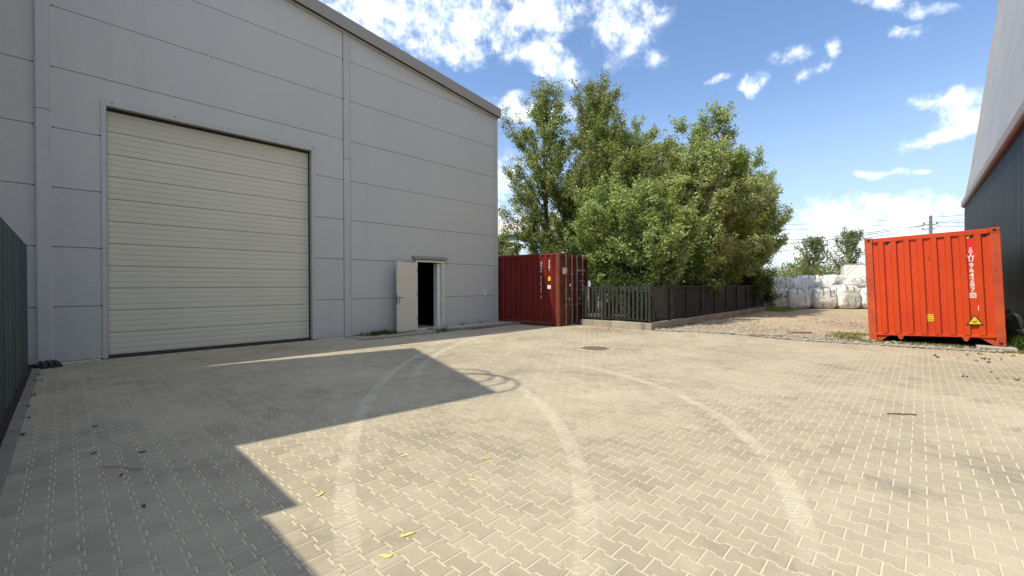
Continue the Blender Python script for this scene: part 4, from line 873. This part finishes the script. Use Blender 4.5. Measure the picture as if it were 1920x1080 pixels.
tree('green_sapling', 'bright yellow-green crown among the silvery middle trees', (22.8, 7.2, 0), 7.9, 2.9, 'leaf_bright', 24000, 22, 2.6, trunks=1, limbs=34, cat='tree', group=None, lsize=.11)
tree('shrub', 'low green shrub behind the last fence bay', (26.5, 7.3, 0), 2.3, 2.6, 'leaf_dark', 12000, 23, .15, trunks=3, limbs=30, cat='shrub', group='shrubs behind the slatted fence', lsize=.12)
tree('shrub', 'dark shrub between the soiled bag and the last fence post', (28.6, 6.95, 0), 1.6, 1.6, 'leaf_dark', 7000, 27, .1, trunks=3, limbs=24, cat='shrub', group='shrubs behind the slatted fence', lsize=.11)
tree('shrub', 'dark shrub behind the front slats near the fence corner', (15.3, 8.0, 0), 1.9, 2.6, 'leaf_dark', 14000, 24, .1, trunks=3, limbs=34, cat='shrub', group='shrubs behind the slatted fence', lsize=.09)
for i, a in enumerate((17.6, 19.6, 21.8, 24.2)):
    tree('shrub', ('dark undergrowth shrub behind the first long fence bays', 'dark undergrowth shrub behind the third long fence bay', 'dark undergrowth shrub behind the fifth long fence bay', 'dark undergrowth shrub behind the seventh long fence bay')[i], (a, 7.9, 0), 1.9, 2.8, 'leaf_dark', 11000, 30+i, .1, trunks=3, limbs=30, cat='shrub', group='shrubs behind the slatted fence', lsize=.11)
tree('shrub', 'green shrub growing between red container and grey hall corner', (17.5, 17.2, 0), 4.2, 3.5, 'leaf_olive', 12000, 25, .3, trunks=3, limbs=34, cat='shrub', group=None, lsize=.12)
tree('far_tree', 'left one of two slender trees far behind the white bags', (60.5, 9.3, 0), 6.5, 5.0, 'leaf_far', 6500, 41, 1.5, (.05, -.05), cat='tree', group='slender trees far behind the bags', lsize=.19, limbs=50, upw=.95)
tree('far_tree', 'right one of two slender trees far behind the white bags', (65.0, 6.6, 0), 7.6, 4.2, 'leaf_far', 6500, 42, 2.0, (.06, -.06), cat='tree', group='slender trees far behind the bags', lsize=.19, limbs=50, upw=.95)
rs = np.random.default_rng(77); P = []
for k in range(150):
    a = rs.uniform(66, 100); b = rs.uniform(-22, 46); r = rs.uniform(1.5, 2.8); h = rs.uniform(2.4, 4.6)
    q = rs.normal(size=(520, 3)); q /= np.linalg.norm(q, axis=1)[:, None]; q *= rs.random((520, 1))**.35*r; q[:, 2] = np.abs(q[:, 2]*1.1+h*.6)
    P.append(q+np.array([a, b, 0]))
th = leaves(np.concatenate(P), .34, rs, M['leaf_far'], 'thicket'); tag(th, 'green thicket closing the view far behind the white bags', 'thicket', kind='stuff')

# ------------------------------------------------------------------ ground clutter
def grass(name, label, spots, hgt, seed, m_='grass', per=26, spread=.16):
    rs = np.random.default_rng(seed); V = []; 
    for (x, y) in spots:
        n = int(per*rs.uniform(.4, 1.5)); b = np.stack([x+rs.normal(0, spread, n), y+rs.normal(0, spread*.7, n), np.zeros(n)], 1)
        d = rs.normal(0, .45, (n, 3)); d[:, 2] = 1; hh = hgt*rs.uniform(.35, 1.2, n)[:, None]; s = rs.normal(size=(n, 3)); s[:, 2] = 0; s /= np.linalg.norm(s, axis=1)[:, None]; wd = .007*rs.uniform(.6, 1.6, n)[:, None]
        V.append(np.stack([b-s*wd, b+s*wd, b+d*hh*.55+s*wd*.8, b+d*hh*.55-s*wd*.8], 1)); V.append(np.stack([b+d*hh*.55-s*wd*.8, b+d*hh*.55+s*wd*.8, b+d*hh+np.array([0, 0, -.15])*hh+s*wd*.2, b+d*hh+np.array([0, 0, -.15])*hh-s*wd*.2], 1))
    V = np.concatenate(V).reshape(-1, 3); o = link(name, fastmesh(name, V, np.arange(len(V)).reshape(-1, 4), M[m_])); return tag(o, label, 'grass', kind='stuff')
rr = random.Random(3)
grass('grass', 'weeds growing along the wall left of the open side door', [(rr.uniform(6.2, 7.3), rr.uniform(11.85, 12.2)) for _ in range(26)], .15, 1, 'leaf_dark', 26, .07)
grass('grass', 'grass and weeds in the kerb gap beside the open door', [(8.1+.6*rr.random(), 11.2+.15*rr.random()) for _ in range(8)], .16, 8, 'leaf_dark', 16, .05)
grass('grass', 'small weeds on the concrete apron right of the side door', [(x_, 12.1) for x_ in (9.3, 9.45, 10.0, 10.45, 10.9)], .22, 2, 'leaf_dark', 10, .04)
grass('grass', 'dry weeds along the front of the orange container', [(14.25+.25*rr.random()+.06*(1-y_), y_) for y_ in np.linspace(1.3, -1.6, 60)], .075, 3, 'grass', 40, .10)
grass('grass', 'weeds beside the left corner of the orange container', [(14.2+rr.random()*2.2, 1.1+rr.random()*.7) for _ in range(46)], .10, 4, 'grass', 26, .15)
grass('grass', 'green grass patch at the far end of the low concrete wall', [(27+rr.random()*3, 5.2+rr.random()*1.2) for _ in range(90)], .16, 5, 'leaf_bright', 30, .2)
grass('grass', 'weeds along the foot of the low concrete wall', [(13.8+rr.random()**1.3*13, 6.30-.12*rr.random()) for _ in range(60)], .09, 6, 'grass', 14, .08)
grass('grass', 'tufts in the paving near the black hall', [(rr.uniform(10, 14), rr.uniform(-1.6, -.2)) for _ in range(16)], .05, 7, 'leaf_dark', 10, .03)
grass('grass', 'sparse dry grass on the dirt yard', [(14.5+rr.random()*14, -.5+rr.random()*6) for _ in range(70)], .06, 9, 'grass', 12, .15)
grass('grass', 'leafy weeds between the orange container and the black hall', [(14.7+rr.random()*2.2, -1.72+.15*rr.random()) for _ in range(60)], .34, 10, 'leaf_dark', 40, .12)
grass('grass', 'tiny weeds in the kerb joint along the green fence', [(-.33, y_) for y_ in (6.6, 7.4, 8.1, 8.9, 10.2, 10.9)], .045, 12, 'leaf_dark', 8, .02)
# gravel
ico = [(-1, 0, 0), (1, 0, 0), (0, -1, 0), (0, 1, 0), (0, 0, -.8), (0, 0, .8)]; icf = [(0, 2, 5), (2, 1, 5), (1, 3, 5), (3, 0, 5), (2, 0, 4), (1, 2, 4), (3, 1, 4), (0, 3, 4)]
rs = np.random.default_rng(5); n = 9000; ico = np.array(ico, float); b_ = rs.uniform(-1.3, 6.3, n); q_ = rs.random(n)**2.2; a_ = np.array([edge_a(x) for x in b_])+.05+q_*12
s_ = rs.gamma(2.2, .006, n)+.006; V = ico[None]*s_[:, None, None]*rs.uniform(.6, 1.3, (n, 1, 3)); V += rs.normal(0, .12, (n, 6, 3))*s_[:, None, None]
V[..., 0] += a_[:, None]; V[..., 1] += b_[:, None]; V[..., 2] += .02+.3*s_[:, None]
F = (np.array(icf)[None]+(np.arange(n)*6)[:, None, None]).reshape(-1, 3)
tag(link('gravel', fastmesh('gravel', V.reshape(-1, 3), F, M['stone'])), 'loose grey gravel scattered along the ragged edge of the paving', 'gravel', kind='stuff')
# leaf litter along the orange container and the apron
def litter(name, lb, n, fn, m_, sz, seed):
    rs = np.random.default_rng(seed); P = np.array([fn(rs) for _ in range(n)]); u = rs.normal(size=(n, 3)); u[:, 2] *= .15; u /= np.linalg.norm(u, axis=1)[:, None]; w2 = np.stack([-u[:, 1], u[:, 0], rs.normal(0, .2, n)], 1)
    s = sz*rs.uniform(.5, 1.3, n)[:, None]; v = np.stack([P, P+u*s*.5+w2*s*.3, P+u*s, P+u*s*.5-w2*s*.3], 1).reshape(-1, 3); v[:, 2] = np.maximum(v[:, 2], .003)
    tag(link(name, fastmesh(name, v, np.arange(4*n).reshape(-1, 4), M[m_])), lb, 'litter', kind='stuff')
litter('leaf_litter', 'dry leaf litter in front of the orange container', 1600, lambda r: (14.22+.03*0+r.normal(0, .12), r.uniform(-1.7, 1.5), .012+.01*r.random()), 'grass', .05, 1)
litter('fallen_catkins', 'orange catkins swept against the raised kerb below the grey wall', 900, lambda r: (9.6+r.random()*1.2, 11.18+r.normal(0, .04), .006+.01*r.random()), 'rustsoil', .035, 2)
litter('fallen_catkins', 'brown catkins lying before the corner of the low concrete wall', 900, lambda r: (12.6+r.normal(0, .45), 7.6+r.normal(0, .55), .006+.008*r.random()), 'rustsoil', .04, 3)
litter('fallen_catkins', 'brown debris between the hall corner and the red container', 500, lambda r: (12.2+r.random()*.4, 9.5+r.random()*2.4, .006+.02*r.random()), 'debris', .06, 4)
# yellow leaves trodden flat on the pavers
def splat(lb, x, y, s, seed, m_='tape', nm='yellow_leaf', cat='leaf', group='yellow leaves trodden flat on the paving', hz=.006):
    rs = random.Random(seed); mb = MB(); n = 11; ang = rs.uniform(0, 6); r_ = [s*(.35+.65*rs.random())*(1.5 if k % 5 == 0 else 1) for k in range(n)]
    pts_ = [(r_[k]*math.cos(2*math.pi*k/n)*1.4*math.cos(ang)-r_[k]*.6*math.sin(2*math.pi*k/n)*math.sin(ang), r_[k]*math.cos(2*math.pi*k/n)*1.4*math.sin(ang)+r_[k]*.6*math.sin(2*math.pi*k/n)*math.cos(ang)) for k in range(n)]
    v = [(px, py, .0) for px, py in pts_]+[(px*.93, py*.93, hz) for px, py in pts_]+[(0, 0, hz+.002)]
    mb.add(v, [(k, (k+1) % n, n+(k+1) % n, n+k) for k in range(n)]+[(n+k, n+(k+1) % n, 2*n) for k in range(n)])
    o = link(nm, mb.mesh(nm, M[m_])); o.location = (x, y, .001); tag(o, lb, cat, group); return o
SPL = [(2.16, 2.50, .035, 'yellow leaf on the sunlit pavers near the middle'), (1.42, 2.23, .045, 'large yellow leaf near the lower edge by the shade'), (1.22, 2.14, .045, 'lowest yellow leaf beside the tyre track'),
       (2.07, 3.29, .04, 'yellow leaf nearest the left tyre track'), (2.52, 2.71, .028, 'small yellow leaf right of the middle one'), (2.73, 2.79, .022, 'tiny yellow leaf farthest up the paving'), (1.26, 3.12, .04, 'yellow leaf touching the corner of the shade')]
for i, (x, y, s, lb) in enumerate(SPL): splat(lb, x, y, s*.8, 60+i)
for i, (x, y) in enumerate(((.36, 3.83), (.21, 6.42), (.17, 5.39), (.48, 5.10), (.30, 4.6), (1.9, 9.2))):
    splat(('brown leaf scrap nearest the lower left corner', 'brown leaf scrap farthest up beside the curved twig', 'brown leaf scrap lying left of the curved twig', 'brown leaf scrap lying right of the curved twig', 'brown leaf scrap just below the curved twig', 'brown leaf scrap in front of the grey roller gate')[i], x, y, .02, 80+i, 'debris', 'brown_leaf', 'leaf', 'brown leaf scraps on the shaded pavers', .01)
def stick(lb, p, q, r_, m_='debris', nm='twig', cat='twig'):
    P0, P1 = Vector(p), Vector(q); mb = MB(); pts_ = [P0.lerp(P1, k/5)+Vector((rr.uniform(-.01, .01), rr.uniform(-.01, .01), 0)) for k in range(6)]; mb.tube([v-P0 for v in pts_], r_, 6); o = link(nm, mb.mesh(nm, M[m_])); o.location = P0; tag(o, lb, cat)
stick('dark twig lying on the sunlit pavers at the right', (6.55, .27, .01), (6.72, .03, .01), .007)
stick('long brown plank lying at the ragged paving edge', (13.75, 3.62, .05), (14.05, 2.80, .05), .028, 'wood', 'plank', 'plank')
stick('short dark plank lying on the gravel beside the long one', (15.3, 2.95, .05), (15.6, 2.38, .06), .035, 'wood', 'plank', 'plank')
stick('curved brown twig on the shaded pavers at the left', (.19, 4.95, .01), (.42, 4.60, .01), .0025)
# manhole
mh = thing('manhole_cover', 'round rusty manhole cover set in the paving', 'manhole cover', (8.74, 5.62, 0))
part('ring', MB().tube([(0, 0, -.05), (0, 0, .001)], .36, 32), 'kerb', mh); part('lid', MB().tube([(0, 0, .0015), (0, 0, .006)], .30, 32), 'mancover', mh)
hb = MB()
for i in range(-4, 5):
    l_ = math.sqrt(.27**2-(i*.06)**2); hb.box(i*.06-.012, i*.06+.012, -l_, l_, .0065, .011)
part('lid_rib', hb, 'mancover', mh)
# crumpled dark sacks in the gap by the black hall
for i, (a, b, z, s) in enumerate(((17.6, -1.45, .28, .62), (17.5, -1.5, .0, .75))):
    o = bag('dark_sack', ('upper crumpled dark sack in the gap beside the black hall', 'lower crumpled dark sack in the gap beside the black hall')[i], (a, b, z+.15*i), s, s, .55, .4*i, 90+i, 'netting', straps=False, group='dark sacks beside the black hall')
    o['category'] = 'sack'
